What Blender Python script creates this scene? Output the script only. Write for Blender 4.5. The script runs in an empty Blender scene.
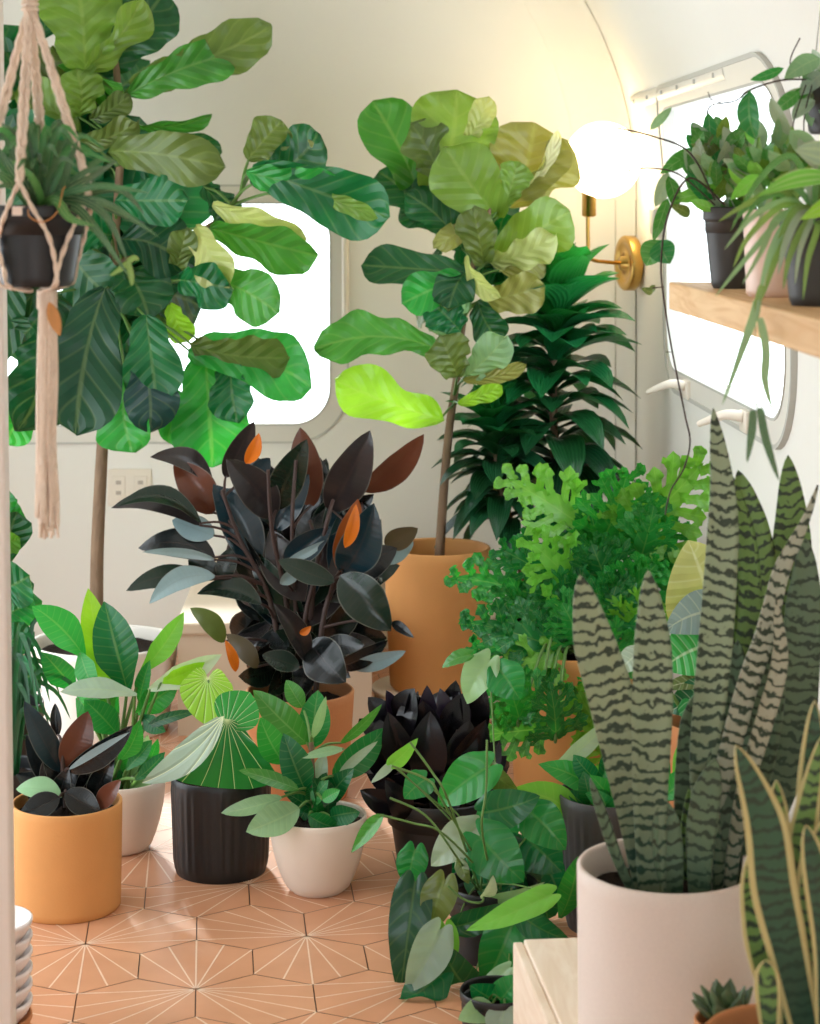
import bpy, math, random
from mathutils import Vector, Matrix
R = math.radians
F, CX, HY, H = 2018.0, 410.0, 200.0, 1.40      # focal length in px, principal column, horizon row, eye height
TH = math.atan(70.0 / F)                        # the room's long axis is turned a little from the camera heading
rng = random.Random(7)
scene = bpy.context.scene
C = scene.collection
CAM = Vector((0, 0, H))

def P(px, py, Y):
    return Vector(((px - CX) * Y / F, Y, H - (py - HY) * Y / F))
def PZ(px, Y, Z):
    return Vector(((px - CX) * Y / F, Y, Z))
def lin(h):
    h = h.lstrip('#')
    out = []
    for i in (0, 2, 4):
        c = int(h[i:i+2], 16) / 255.0
        out.append(c / 12.92 if c <= 0.04045 else ((c + 0.055) / 1.055) ** 2.4)
    return tuple(out)

# ------------------------------------------------------------------ materials
def nt(name):
    m = bpy.data.materials.new(name); m.use_nodes = True
    t = m.node_tree; t.nodes.clear()
    return m, t
def N(t, typ, **kw):
    n = t.nodes.new(typ)
    for k, v in kw.items():
        setattr(n, k, v)
    return n
def L(t, a, b): t.links.new(a, b)
def M(t, op, a, b=None, c=None, clamp=False):
    n = t.nodes.new('ShaderNodeMath'); n.operation = op; n.use_clamp = clamp
    for i, x in enumerate((a, b, c)):
        if x is None: continue
        if isinstance(x, (int, float)): n.inputs[i].default_value = x
        else: t.links.new(x, n.inputs[i])
    return n.outputs[0]
def sstep(t, x, lo, hi):
    n = t.nodes.new('ShaderNodeMapRange'); n.interpolation_type = 'SMOOTHSTEP'
    t.links.new(x, n.inputs['Value'])
    n.inputs['From Min'].default_value = lo; n.inputs['From Max'].default_value = hi
    return n.outputs['Result']
def mixc(t, fac, a, b, mode='MIX'):
    n = t.nodes.new('ShaderNodeMix'); n.data_type = 'RGBA'; n.blend_type = mode
    for s, x in ((n.inputs[0], fac), (n.inputs[6], a), (n.inputs[7], b)):
        if isinstance(x, (int, float)): s.default_value = x
        elif isinstance(x, tuple): s.default_value = (*x[:3], 1)
        else: t.links.new(x, s)
    return n.outputs[2]

def plain(name, col, rough=0.6, spec=0.4, noise=0.0, scale=20, metal=0.0, bump=0.0, bscale=80, stretch=None):
    m, t = nt(name)
    out = N(t, 'ShaderNodeOutputMaterial'); b = N(t, 'ShaderNodeBsdfPrincipled')
    b.inputs['Roughness'].default_value = rough; b.inputs['Metallic'].default_value = metal
    b.inputs['Specular IOR Level'].default_value = spec
    tc = N(t, 'ShaderNodeTexCoord')
    vec = tc.outputs['Object']
    if stretch:
        mp = N(t, 'ShaderNodeMapping'); mp.inputs['Scale'].default_value = stretch
        L(t, vec, mp.inputs['Vector']); vec = mp.outputs['Vector']
    c = lin(col)
    if noise:
        nz = N(t, 'ShaderNodeTexNoise'); nz.inputs['Scale'].default_value = scale; nz.inputs['Detail'].default_value = 5
        L(t, vec, nz.inputs['Vector'])
        dark = tuple(x * (1 - noise) for x in c); lite = tuple(min(1, x * (1 + noise)) for x in c)
        L(t, mixc(t, nz.outputs['Fac'], dark, lite), b.inputs['Base Color'])
    else:
        b.inputs['Base Color'].default_value = (*c, 1)
    if bump:
        nz2 = N(t, 'ShaderNodeTexNoise'); nz2.inputs['Scale'].default_value = bscale; nz2.inputs['Detail'].default_value = 4
        L(t, vec, nz2.inputs['Vector'])
        bp = N(t, 'ShaderNodeBump'); bp.inputs['Strength'].default_value = bump; bp.inputs['Distance'].default_value = 0.01
        L(t, nz2.outputs['Fac'], bp.inputs['Height']); L(t, bp.outputs['Normal'], b.inputs['Normal'])
    L(t, b.outputs[0], out.inputs[0])
    return m

def leafmat(name, rough=0.35, transl=0.3, vein=0.35, veincol='#c9d08a', under=None, under_amt=0.0, K=9.0, slope=0.9,
            spec=0.5, mode='pinnate', edge=None, bump=0.25, tgain=1.6):
    m, t = nt(name)
    out = N(t, 'ShaderNodeOutputMaterial'); b = N(t, 'ShaderNodeBsdfPrincipled')
    at = N(t, 'ShaderNodeAttribute'); at.attribute_name = 'Col'
    uv = N(t, 'ShaderNodeUVMap'); uv.uv_map = 'UVMap'
    sp = N(t, 'ShaderNodeSeparateXYZ'); L(t, uv.outputs[0], sp.inputs[0])
    u, v = sp.outputs[0], sp.outputs[1]
    mm = M(t, 'ABSOLUTE', M(t, 'SUBTRACT', u, 0.5)); mm = M(t, 'MULTIPLY', mm, 2.0)
    tc = N(t, 'ShaderNodeTexCoord')
    nz = N(t, 'ShaderNodeTexNoise'); nz.inputs['Scale'].default_value = 14; nz.inputs['Detail'].default_value = 3
    L(t, tc.outputs['Object'], nz.inputs['Vector'])
    base = mixc(t, nz.outputs['Fac'], mixc(t, 1.0, at.outputs['Color'], (0.72, 0.74, 0.72), 'MULTIPLY'),
                mixc(t, 1.0, at.outputs['Color'], (1.25, 1.22, 1.15), 'MULTIPLY'))
    if mode == 'pinnate':
        mid = M(t, 'SUBTRACT', 1.0, sstep(t, mm, 0.02, 0.09))
        x = M(t, 'SUBTRACT', M(t, 'MULTIPLY', v, K), M(t, 'MULTIPLY', mm, slope))
        fr = M(t, 'ABSOLUTE', M(t, 'SUBTRACT', M(t, 'FRACT', x), 0.5))
        lat = M(t, 'SUBTRACT', 1.0, sstep(t, fr, 0.02, 0.12))
        lat = M(t, 'MULTIPLY', lat, 0.5)
        mask = M(t, 'MAXIMUM', mid, lat)
        height = M(t, 'MULTIPLY', fr, 1.0)
    elif mode == 'palmate':
        fl = N(t, 'ShaderNodeUVMap'); fl.uv_map = 'flat'
        s2 = N(t, 'ShaderNodeSeparateXYZ'); L(t, fl.outputs[0], s2.inputs[0])
        ang = M(t, 'ARCTAN2', s2.outputs[0], M(t, 'ADD', s2.outputs[1], 0.001))
        rad = M(t, 'SQRT', M(t, 'ADD', M(t, 'MULTIPLY', s2.outputs[0], s2.outputs[0]), M(t, 'MULTIPLY', s2.outputs[1], s2.outputs[1])))
        x = M(t, 'ADD', M(t, 'MULTIPLY', ang, K / 3.14159), 0.5)
        fr = M(t, 'ABSOLUTE', M(t, 'SUBTRACT', M(t, 'FRACT', x), 0.5))   # 0 at the vein
        d = M(t, 'MULTIPLY', fr, rad)
        mask = M(t, 'SUBTRACT', 1.0, sstep(t, d, 0.008, 0.022))
        height = M(t, 'MINIMUM', M(t, 'MULTIPLY', d, 4.0), 0.5)
    else:
        fr = M(t, 'ABSOLUTE', M(t, 'SUBTRACT', M(t, 'FRACT', M(t, 'MULTIPLY', mm, K)), 0.5))
        mask = M(t, 'SUBTRACT', 1.0, sstep(t, fr, 0.1, 0.3)); height = fr
    base = mixc(t, M(t, 'MULTIPLY', mask, vein), base, lin(veincol))
    if edge:
        base = mixc(t, M(t, 'MULTIPLY', sstep(t, mm, 0.92, 0.99), 0.45), base, lin(edge))
    if under:
        ge = N(t, 'ShaderNodeNewGeometry')
        base = mixc(t, M(t, 'MULTIPLY', ge.outputs['Backfacing'], under_amt), base, lin(under))
    L(t, base, b.inputs['Base Color'])
    b.inputs['Roughness'].default_value = rough; b.inputs['Specular IOR Level'].default_value = spec
    bp = N(t, 'ShaderNodeBump'); bp.inputs['Strength'].default_value = bump; bp.inputs['Distance'].default_value = 0.008 if bump > 0.3 else 0.004
    L(t, height, bp.inputs['Height']); L(t, bp.outputs['Normal'], b.inputs['Normal'])
    if transl > 0:
        tr = N(t, 'ShaderNodeBsdfTranslucent')
        L(t, mixc(t, 1.0, base, (tgain, tgain * 1.05, tgain * 0.55), 'MULTIPLY'), tr.inputs['Color'])
        mx = N(t, 'ShaderNodeMixShader'); mx.inputs[0].default_value = transl
        L(t, b.outputs[0], mx.inputs[1]); L(t, tr.outputs[0], mx.inputs[2]); L(t, mx.outputs[0], out.inputs[0])
    else:
        L(t, b.outputs[0], out.inputs[0])
    return m

def snakemat(name, edge=None, freq=26.0):
    m, t = nt(name)
    out = N(t, 'ShaderNodeOutputMaterial'); b = N(t, 'ShaderNodeBsdfPrincipled')
    at = N(t, 'ShaderNodeAttribute'); at.attribute_name = 'Col'
    uv = N(t, 'ShaderNodeUVMap'); uv.uv_map = 'flat'
    uv0 = N(t, 'ShaderNodeUVMap'); uv0.uv_map = 'UVMap'
    sp = N(t, 'ShaderNodeSeparateXYZ'); L(t, uv.outputs[0], sp.inputs[0])      # metres across, metres along
    sp0 = N(t, 'ShaderNodeSeparateXYZ'); L(t, uv0.outputs[0], sp0.inputs[0])
    mm = M(t, 'MULTIPLY', M(t, 'ABSOLUTE', M(t, 'SUBTRACT', sp0.outputs[0], 0.5)), 2.0)
    cv = N(t, 'ShaderNodeCombineXYZ')
    L(t, M(t, 'MULTIPLY', sp.outputs[0], 1.6), cv.inputs[0]); L(t, sp.outputs[1], cv.inputs[1]); L(t, sp.outputs[2], cv.inputs[2])
    tc = N(t, 'ShaderNodeTexCoord')
    nz = N(t, 'ShaderNodeTexNoise'); nz.inputs['Scale'].default_value = 75; nz.inputs['Detail'].default_value = 3
    L(t, tc.outputs['Object'], nz.inputs['Vector'])
    n2 = N(t, 'ShaderNodeTexNoise'); n2.inputs['Scale'].default_value = 9; n2.inputs['Detail'].default_value = 2
    L(t, tc.outputs['Object'], n2.inputs['Vector'])
    ph = M(t, 'ADD', M(t, 'MULTIPLY', sp.outputs[1], freq * 2.2), M(t, 'MULTIPLY', nz.outputs['Fac'], 1.5))
    ph = M(t, 'ADD', ph, M(t, 'MULTIPLY', n2.outputs['Fac'], 3.0))
    ph = M(t, 'SUBTRACT', ph, M(t, 'MULTIPLY', mm, 0.25))
    tri = M(t, 'ABSOLUTE', M(t, 'SUBTRACT', M(t, 'FRACT', ph), 0.5))          # 0..0.5
    band = sstep(t, M(t, 'ADD', tri, M(t, 'MULTIPLY', M(t, 'SUBTRACT', nz.outputs['Fac'], 0.5), 0.35)), 0.12, 0.24)
    # broad dark shoulder towards the foot of the leaf, as on the real plant
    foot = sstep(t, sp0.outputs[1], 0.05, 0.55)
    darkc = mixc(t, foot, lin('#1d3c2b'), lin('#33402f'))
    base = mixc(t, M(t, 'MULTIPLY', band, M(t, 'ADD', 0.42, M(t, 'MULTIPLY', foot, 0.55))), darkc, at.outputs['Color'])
    if edge:
        base = mixc(t, sstep(t, mm, 0.70, 0.78), base, lin(edge))
    L(t, base, b.inputs['Base Color'])
    b.inputs['Roughness'].default_value = 0.5; b.inputs['Specular IOR Level'].default_value = 0.35
    tr = N(t, 'ShaderNodeBsdfTranslucent'); L(t, base, tr.inputs['Color'])
    mx = N(t, 'ShaderNodeMixShader'); mx.inputs[0].default_value = 0.08
    L(t, b.outputs[0], mx.inputs[1]); L(t, tr.outputs[0], mx.inputs[2]); L(t, mx.outputs[0], out.inputs[0])
    return m

MAT = {}
MAT['fig'] = leafmat('fig_leaf', 0.34, 0.36, 0.13, '#b9c77c', '#9aa868', 0.5, K=6.0, slope=1.6, bump=0.9)
MAT['rubber'] = leafmat('rubber_leaf', 0.22, 0.04, 0.10, '#5a4038', '#5d3a2c', 0.2, K=14, slope=0.5, spec=0.42, edge='#7c7a70', bump=0.05)
MAT['lily'] = leafmat('lily_leaf', 0.30, 0.40, 0.13, '#bcd07a', None, 0, K=11, slope=1.1)
MAT['zz'] = leafmat('black_leaf', 0.25, 0.0, 0.0, '#201820', None, 0, K=4, slope=0.8, spec=0.3, bump=0.05)
MAT['glor'] = leafmat('veined_leaf', 0.42, 0.28, 0.85, '#d7dcae', '#a9b39a', 0.6, K=13.0, mode='palmate', bump=0.5)
MAT['glor2'] = leafmat('ribbed_leaf', 0.42, 0.22, 0.45, '#d3d8bf', '#b3b58c', 0.5, K=6.5, slope=0.7, bump=0.6)
MAT['birkin'] = leafmat('lanceolate_leaf', 0.30, 0.30, 0.16, '#b8cf94', '#a5bd92', 0.4, K=9, slope=0.9)
MAT['heart'] = leafmat('heart_leaf', 0.25, 0.28, 0.12, '#9fc06c', '#87a36a', 0.4, K=6, slope=1.0, spec=0.5)
MAT['drac'] = leafmat('dracaena_leaf', 0.28, 0.22, 0.18, '#4f8a55', None, 0, K=5, mode='parallel', bump=0.35)
MAT['hope'] = leafmat('lobed_leaf', 0.28, 0.36, 0.22, '#a9d070', None, 0, K=5, slope=0.8)
MAT['hoya'] = leafmat('hoya_leaf', 0.36, 0.22, 0.25, '#b7c59a', '#a8b48c', 0.4, K=5, slope=0.7)
MAT['spider'] = leafmat('grassy_leaf', 0.4, 0.22, 0.35, '#b9c79a', None, 0, K=1.5, mode='parallel', bump=0.1)
MAT['snake'] = snakemat('snake_leaf')
MAT['snakey'] = snakemat('snake_leaf_variegated', edge='#c6b77c', freq=30)
MAT['stem'] = plain('green_stem', '#587a3a', 0.5, noise=0.2)
MAT['darkstem'] = plain('dark_stem', '#38251f', 0.6, noise=0.3)
MAT['bark'] = plain('bark', '#7a6450', 0.85, 0.2, 0.45, 35, bump=0.6, bscale=60, stretch=(1, 1, 0.35))
MAT['soil'] = plain('potting_soil', '#2b211b', 0.95, 0.15, 0.6, 120, bump=1.0, bscale=150)
MAT['ochre'] = plain('ochre_terracotta', '#c98f55', 0.72, 0.25, 0.10, 9, bump=0.08, bscale=200)
MAT['terra'] = plain('terracotta', '#bf8155', 0.8, 0.2, 0.12, 10, bump=0.1, bscale=160)
MAT['whitepot'] = plain('matte_white_ceramic', '#d8cabb', 0.55, 0.35, 0.03, 12, bump=0.03, bscale=120)
MAT['bigpot'] = plain('speckled_white_ceramic', '#d3c5ba', 0.6, 0.35, 0.05, 220)
MAT['brightpot'] = plain('bright_white_ceramic', '#efe9e0', 0.45, 0.4, 0.02, 10)
MAT['pinkpot'] = plain('pale_pink_ceramic', '#dcbfae', 0.3, 0.5, 0.03, 10)
MAT['black'] = plain('black_plastic', '#17191b', 0.42, 0.45, 0.1, 30)
MAT['grey'] = plain('dark_grey_plastic', '#3a3836', 0.5, 0.4, 0.1, 30)
MAT['rope'] = plain('cotton_rope', '#ead6c2', 0.9, 0.1, 0.18, 60, bump=0.8, bscale=180, stretch=(1, 1, 0.4))
MAT['tag'] = plain('plant_tag', '#e2cfc0', 0.6)
MAT['woodtag'] = plain('wood_tag', '#c2874e', 0.6, 0.3, 0.3, 40, stretch=(6, 6, 1))
MAT['wall'] = plain('cream_wall', '#e0ded6', 0.55, 0.25, 0.03, 2.5, bump=0.04, bscale=40)
MAT['ceil'] = plain('cream_ceiling', '#dedcd4', 0.6, 0.25, 0.02, 2)
MAT['frame'] = plain('window_frame_paint', '#d6d2c8', 0.4, 0.4, 0.03, 10)
MAT['gasket'] = plain('window_gasket', '#b4b3ab', 0.6)
MAT['post'] = plain('white_painted_wood', '#d9cfc6', 0.5, 0.3, 0.06, 8, stretch=(4, 4, 0.4))
MAT['bench'] = plain('beige_panel', '#c9b59c', 0.6, 0.3, 0.05, 5)
MAT['brass'] = plain('brushed_brass', '#c9a25a', 0.28, 0.5, 0.08, 60, metal=1.0)
MAT['chrome'] = plain('cast_aluminium', '#c9c9c6', 0.3, 0.5, 0.05, 40, metal=0.9)
MAT['outlet'] = plain('outlet_plastic', '#dcd3c4', 0.4)
MAT['slot'] = plain('outlet_slot', '#a89f92', 0.6)
MAT['bowl'] = plain('white_saucer_glaze', '#e6dcd8', 0.35, 0.45)
MAT['stand'] = plain('white_stand', '#e9dccb', 0.5, 0.3)

def woodmat(name, c1, c2, scale=(1.2, 14, 14)):
    m, t = nt(name)
    out = N(t, 'ShaderNodeOutputMaterial'); b = N(t, 'ShaderNodeBsdfPrincipled')
    tc = N(t, 'ShaderNodeTexCoord'); mp = N(t, 'ShaderNodeMapping'); mp.inputs['Scale'].default_value = scale
    L(t, tc.outputs['Object'], mp.inputs['Vector'])
    nz = N(t, 'ShaderNodeTexNoise'); nz.inputs['Scale'].default_value = 3; nz.inputs['Detail'].default_value = 6; nz.inputs['Distortion'].default_value = 1.2
    L(t, mp.outputs[0], nz.inputs['Vector'])
    fac = sstep(t, nz.outputs['Fac'], 0.3, 0.7)
    L(t, mixc(t, fac, lin(c1), lin(c2)), b.inputs['Base Color'])
    b.inputs['Roughness'].default_value = 0.55
    L(t, b.outputs[0], out.inputs[0])
    return m
MAT['shelf'] = woodmat('pine_shelf', '#c79a66', '#dcb98a', (14, 1.2, 14))
MAT['crate'] = woodmat('whitewashed_plywood', '#d9c3aa', '#e6d6c2', (10, 1.5, 10))

def glassmat():
    m, t = nt('window_glass')
    out = N(t, 'ShaderNodeOutputMaterial')
    tp = N(t, 'ShaderNodeBsdfTransparent'); tp.inputs[0].default_value = (0.97, 0.98, 0.98, 1)
    gl = N(t, 'ShaderNodeBsdfGlossy'); gl.inputs['Roughness'].default_value = 0.03
    mx = N(t, 'ShaderNodeMixShader'); mx.inputs[0].default_value = 0.06
    L(t, tp.outputs[0], mx.inputs[1]); L(t, gl.outputs[0], mx.inputs[2]); L(t, mx.outputs[0], out.inputs[0])
    return m
MAT['glass'] = glassmat()
def emit(name, col, s):
    m, t = nt(name)
    out = N(t, 'ShaderNodeOutputMaterial'); e = N(t, 'ShaderNodeEmission')
    e.inputs[0].default_value = (*lin(col), 1); e.inputs[1].default_value = s
    L(t, e.outputs[0], out.inputs[0]); return m
MAT['globe'] = emit('lit_opal_globe', '#ffe4b8', 12.5)

def tilemat(name, col):
    m, t = nt(name)
    out = N(t, 'ShaderNodeOutputMaterial'); b = N(t, 'ShaderNodeBsdfPrincipled')
    at = N(t, 'ShaderNodeAttribute'); at.attribute_name = 'Col'
    tc = N(t, 'ShaderNodeTexCoord'); nz = N(t, 'ShaderNodeTexNoise'); nz.inputs['Scale'].default_value = 6; nz.inputs['Detail'].default_value = 6
    L(t, tc.outputs['Object'], nz.inputs['Vector'])
    base = mixc(t, sstep(t, nz.outputs['Fac'], 0.3, 0.7), mixc(t, 1.0, at.outputs['Color'], (0.86, 0.83, 0.8), 'MULTIPLY'), at.outputs['Color'])
    L(t, base, b.inputs['Base Color']); b.inputs['Roughness'].default_value = 0.38; b.inputs['Specular IOR Level'].default_value = 0.4
    L(t, b.outputs[0], out.inputs[0]); return m
MAT['tile'] = tilemat('cement_tile', None)

# ------------------------------------------------------------------ mesh builder
class MB:
    def __init__(s):
        s.v = []; s.f = []; s.uv = []; s.fl = []; s.col = []; s.mi = []
    def quad_grid(s, rows, uvs, fls, col, mi=0, closed=False, flip=False):
        n = len(rows[0]); b = len(s.v)
        for r in range(len(rows)):
            for c in range(n):
                s.v.append(rows[r][c]); s.col.append(col)
        for r in range(len(rows) - 1):
            for c in range(n if closed else n - 1):
                c2 = (c + 1) % n
                q = [(r, c), (r + 1, c), (r + 1, c2), (r, c2)]
                if flip: q.reverse()
                s.f.append([b + a * n + d for a, d in q]); s.mi.append(mi)
                s.uv.append([uvs(a, d) if callable(uvs) else uvs[a][d] for a, d in q])
                s.fl.append([fls[a][d] if fls else (0, 0) for a, d in q])
    def poly(s, pts, col=(1, 1, 1), mi=0):
        b = len(s.v)
        for p in pts: s.v.append(Vector(p)); s.col.append(col)
        s.f.append(list(range(b, b + len(pts)))); s.mi.append(mi)
        s.uv.append([(0, 0)] * len(pts)); s.fl.append([(0, 0)] * len(pts))
    def tube(s, pts, r0, r1=None, seg=8, col=(1, 1, 1), mi=0, cap=True, radii=None):
        r1 = r0 if r1 is None else r1
        n = len(pts); rows = []
        up = None
        for i, p in enumerate(pts):
            a = (pts[min(i + 1, n - 1)] - pts[max(i - 1, 0)])
            if a.length < 1e-9: a = Vector((0, 0, 1))
            a.normalize()
            if up is None:
                up = Vector((1, 0, 0)) if abs(a.x) < 0.9 else Vector((0, 1, 0))
            x = (up - a * up.dot(a)).normalized(); y = a.cross(x); up = x
            r = radii[i] if radii else r0 + (r1 - r0) * i / max(1, n - 1)
            rows.append([p + (x * math.cos(k * math.tau / seg) + y * math.sin(k * math.tau / seg)) * r for k in range(seg)])
        s.quad_grid(rows, lambda a, d: (d / seg, a / n), None, col, mi, closed=True, flip=True)
        if cap:
            s.poly(list(reversed(rows[0])), col, mi); s.poly(rows[-1], col, mi)
    def lathe(s, prof, center, seg=56, col=(1, 1, 1), mi=0, rib=None, capb=True):
        c = Vector(center); rows = []
        for i, (r, z) in enumerate(prof):
            row = []
            for k in range(seg):
                a = k * math.tau / seg
                rr = r
                if rib: rr = r * (1 + rib[1] * (0.5 + 0.5 * math.cos(a * rib[0])) * rib[2](i))
                row.append(c + Vector((rr * math.cos(a), rr * math.sin(a), z)))
            rows.append(row)
        s.quad_grid(rows, lambda a, d: (d / seg, a / len(prof)), None, col, mi, closed=True, flip=True)
        if capb and prof[0][0] > 1e-4: s.poly(list(reversed(rows[0])), col, mi)
        if capb and prof[-1][0] > 1e-4: s.poly(rows[-1], col, mi)
    def box(s, x0, x1, y0, y1, z0, z1, col=(1, 1, 1), mi=0):
        p = [Vector((x, y, z)) for z in (z0, z1) for y in (y0, y1) for x in (x0, x1)]
        for q in ((0, 2, 3, 1), (4, 5, 7, 6), (0, 1, 5, 4), (2, 6, 7, 3), (0, 4, 6, 2), (1, 3, 7, 5)):
            s.poly([p[i] for i in q], col, mi)
    def build(s, name, mats, parent=None, smooth=True, bevel=0.0, solid=0.0, origin=None):
        o0 = parent.matrix_world_loc if hasattr(parent, 'matrix_world_loc') else None
        org = Vector(origin) if origin is not None else (WL(parent) if parent else Vector((0, 0, 0)))
        me = bpy.data.meshes.new(name)
        me.from_pydata([tuple(v - org) for v in s.v], [], s.f)
        if not isinstance(mats, (list, tuple)): mats = [mats]
        for m in mats: me.materials.append(m)
        uvl = me.uv_layers.new(name='UVMap'); fll = me.uv_layers.new(name='flat')
        a = []; b = []
        for x, y in zip(s.uv, s.fl):
            for q in x: a.extend(q)
            for q in y: b.extend(q)
        uvl.data.foreach_set('uv', a); fll.data.foreach_set('uv', b)
        ca = me.color_attributes.new('Col', 'FLOAT_COLOR', 'POINT')
        cc = []
        for c in s.col: cc.extend((c[0], c[1], c[2], 1.0))
        ca.data.foreach_set('color', cc)
        me.polygons.foreach_set('material_index', s.mi)
        me.polygons.foreach_set('use_smooth', [smooth] * len(me.polygons))
        me.update()
        o = bpy.data.objects.new(name, me); C.objects.link(o)
        if parent: o.parent = parent; o.location = org - WL(parent)
        else: o.location = org
        if bevel:
            w = o.modifiers.new('weld', 'WELD'); w.merge_threshold = 0.0001
            bv = o.modifiers.new('bevel', 'BEVEL'); bv.width = bevel; bv.segments = 2; bv.limit_method = 'ANGLE'
        if solid:
            sm = o.modifiers.new('solid', 'SOLIDIFY'); sm.thickness = solid; sm.offset = 0
        return o
def clear_of(mb, wall=True, ground=False):
    """leaves bend back where they would touch the side wall or the tiles"""
    for i, v in enumerate(mb.v):
        if wall:
            q = to_room(v); d = q.x - (XR - fin(q.z) - 0.012)
            if d > 0: q.x -= d * 1.05; v = from_room(q)
        if ground and v.z < 0.012: v = Vector((v.x, v.y, 0.008 + 0.004 * math.sin(v.x * 90)))
        mb.v[i] = v
def WL(o):
    v = Vector((0, 0, 0))
    while o is not None: v += o.location; o = o.parent
    return v
def tag(o, label=None, cat=None, group=None, kind=None):
    if label: o['label'] = label
    if cat: o['category'] = cat
    if group: o['group'] = group
    if kind: o['kind'] = kind
    return o
def thing(name, loc, label, cat, group=None):
    o = bpy.data.objects.new(name, None); C.objects.link(o); o.location = loc
    o.empty_display_size = 0.05
    return tag(o, label, cat, group)

# ------------------------------------------------------------------ leaf shapes: half width (0..1) along the leaf
def _ip(tab):
    n = len(tab)
    sl = [(tab[i + 1][1] - tab[i][1]) / (tab[i + 1][0] - tab[i][0]) for i in range(n - 1)]
    m = [sl[0] * 1.4] + [0.0 if sl[i - 1] * sl[i] <= 0 else 2 * sl[i - 1] * sl[i] / (sl[i - 1] + sl[i]) for i in range(1, n - 1)] + [sl[-1] * 1.3]
    def f(t):
        t = min(1.0, max(0.0, t))
        for i in range(n - 1):
            if t <= tab[i + 1][0]: break
        (a, x), (b, y) = tab[i], tab[i + 1]; h = b - a; k = (t - a) / h
        return max(0.0, (1 + 2 * k) * (1 - k) ** 2 * x + k * (1 - k) ** 2 * h * m[i] + k * k * (3 - 2 * k) * y + k * k * (k - 1) * h * m[i + 1])
    return f
PROF = {
    'ell': lambda t: max(0.0, math.sin(math.pi * min(1, t ** 0.92))) ** 0.72 * (1 - 0.12 * t),
    'fig': _ip([(0, 0.10), (0.08, 0.42), (0.22, 0.62), (0.36, 0.66), (0.58, 0.95), (0.75, 1.0), (0.9, 0.78), (0.97, 0.36), (1, 0.02)]),
    'lan': lambda t: max(0.0, math.sin(math.pi * t ** 0.72)) ** 0.9,
    'spath': _ip([(0, 0.12), (0.2, 0.55), (0.45, 1.0), (0.7, 0.85), (0.88, 0.45), (1, 0.0)]),
    'heart': lambda t: (t + 0.1) ** 0.4 * max(0.0, 1 - t) ** 0.82 / 0.52,
    'strap': _ip([(0, 0.62), (0.2, 0.8), (0.5, 1.0), (0.72, 0.92), (0.88, 0.55), (0.96, 0.22), (1, 0.0)]),
    'grass': _ip([(0, 0.6), (0.15, 0.95), (0.5, 1.0), (0.8, 0.6), (1, 0.0)]),
    'tent': _ip([(0, 0.12), (0.15, 0.34), (0.4, 0.62), (0.65, 0.88), (0.82, 1.0), (0.93, 0.86), (1, 0.55)]),
    'lobe': _ip([(0, 0.75), (0.25, 0.62), (0.55, 0.7), (0.78, 0.95), (0.92, 0.7), (1, 0.05)]),
    'obov': _ip([(0, 0.12), (0.2, 0.5), (0.5, 0.92), (0.68, 1.0), (0.85, 0.75), (0.95, 0.35), (1, 0.0)]),
}
def core(mb, P0, A, S, Nn, w, prof, bend=0.0, curve=0.0, fold=0.15, wave=0.0, nwave=3, lobe=0.0, col=(.1, .3, .1),
         nu=6, nv=12, mi=0, droop=0.0, twist=0.0, cup=0.0, seed=0.0):
    Ln = A.length; a = A / Ln; pf = PROF[prof]
    rows = []; uvs = []; fls = []
    for i in range(nv + 1):
        t = i / nv
        hump = 4 * t * (1 - t)
        c0 = P0 + A * t + Nn * (bend * Ln * hump) + S * (curve * Ln * hump) - Vector((0, 0, 1)) * (droop * Ln * t * t)
        hw = pf(t) * w * 0.5
        if twist:
            q = Matrix.Rotation(twist * t, 3, a); s_, n_ = q @ S, q @ Nn
        else: s_, n_ = S, Nn
        row = []; ru = []; rf = []
        for j in range(nu + 1):
            u = -1 + 2 * j / nu
            p = c0 + s_ * (u * hw) + n_ * (fold * abs(u) * hw + cup * u * u * hw)
            if wave:
                p += n_ * (wave * w * abs(u) ** 1.6 * math.sin(nwave * math.tau * t + seed + (1.7 if u > 0 else 0)))
            ax = t * Ln
            if lobe:
                d = lobe * min(Ln, w) * math.sin(math.pi * min(1.0, abs(u)) ** 0.85) * (1 - t) ** 4
                p -= a * d; ax -= d
            row.append(p); ru.append((0.5 + u * 0.5, t)); rf.append((u * hw / Ln, ax / Ln))
        rows.append(row); uvs.append(ru); fls.append(rf)
    mb.quad_grid(rows, uvs, fls, col, mi)
def frame(P0, P1, roll=0.0):
    A = P1 - P0; a = A.normalized(); V = ((P0 + P1) * 0.5 - CAM).normalized()
    S0 = a.cross(V)
    if S0.length < 0.15: S0 = a.cross(Vector((0, 0, 1)))
    if S0.length < 1e-3: S0 = Vector((1, 0, 0))
    S0.normalize(); N0 = a.cross(S0)
    return A, S0 * math.cos(roll) + N0 * math.sin(roll), N0 * math.cos(roll) - S0 * math.sin(roll)
def leaf(mb, P0, P1, w, prof='ell', roll=0.0, **kw):
    A, S, Nn = frame(P0, P1, roll)
    core(mb, P0, A, S, Nn, w / max(0.35, abs(math.cos(roll))), prof, **kw)
def jig(c, amt=0.12):
    k = 1 + rng.uniform(-amt, amt); h = rng.uniform(-amt, amt) * 0.5
    return (max(0, c[0] * (k + h)), max(0, c[1] * k), max(0, c[2] * (k - h)))
def smooth(pts, n=6):
    out = []
    for i in range(len(pts) - 1):
        p0 = pts[max(i - 1, 0)]; p1 = pts[i]; p2 = pts[i + 1]; p3 = pts[min(i + 2, len(pts) - 1)]
        for k in range(n):
            t = k / n
            out.append(0.5 * ((2 * p1) + (p2 - p0) * t + (2 * p0 - 5 * p1 + 4 * p2 - p3) * t * t + (3 * p1 - p0 - 3 * p2 + p3) * t ** 3))
    out.append(pts[-1].copy()); return out
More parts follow.
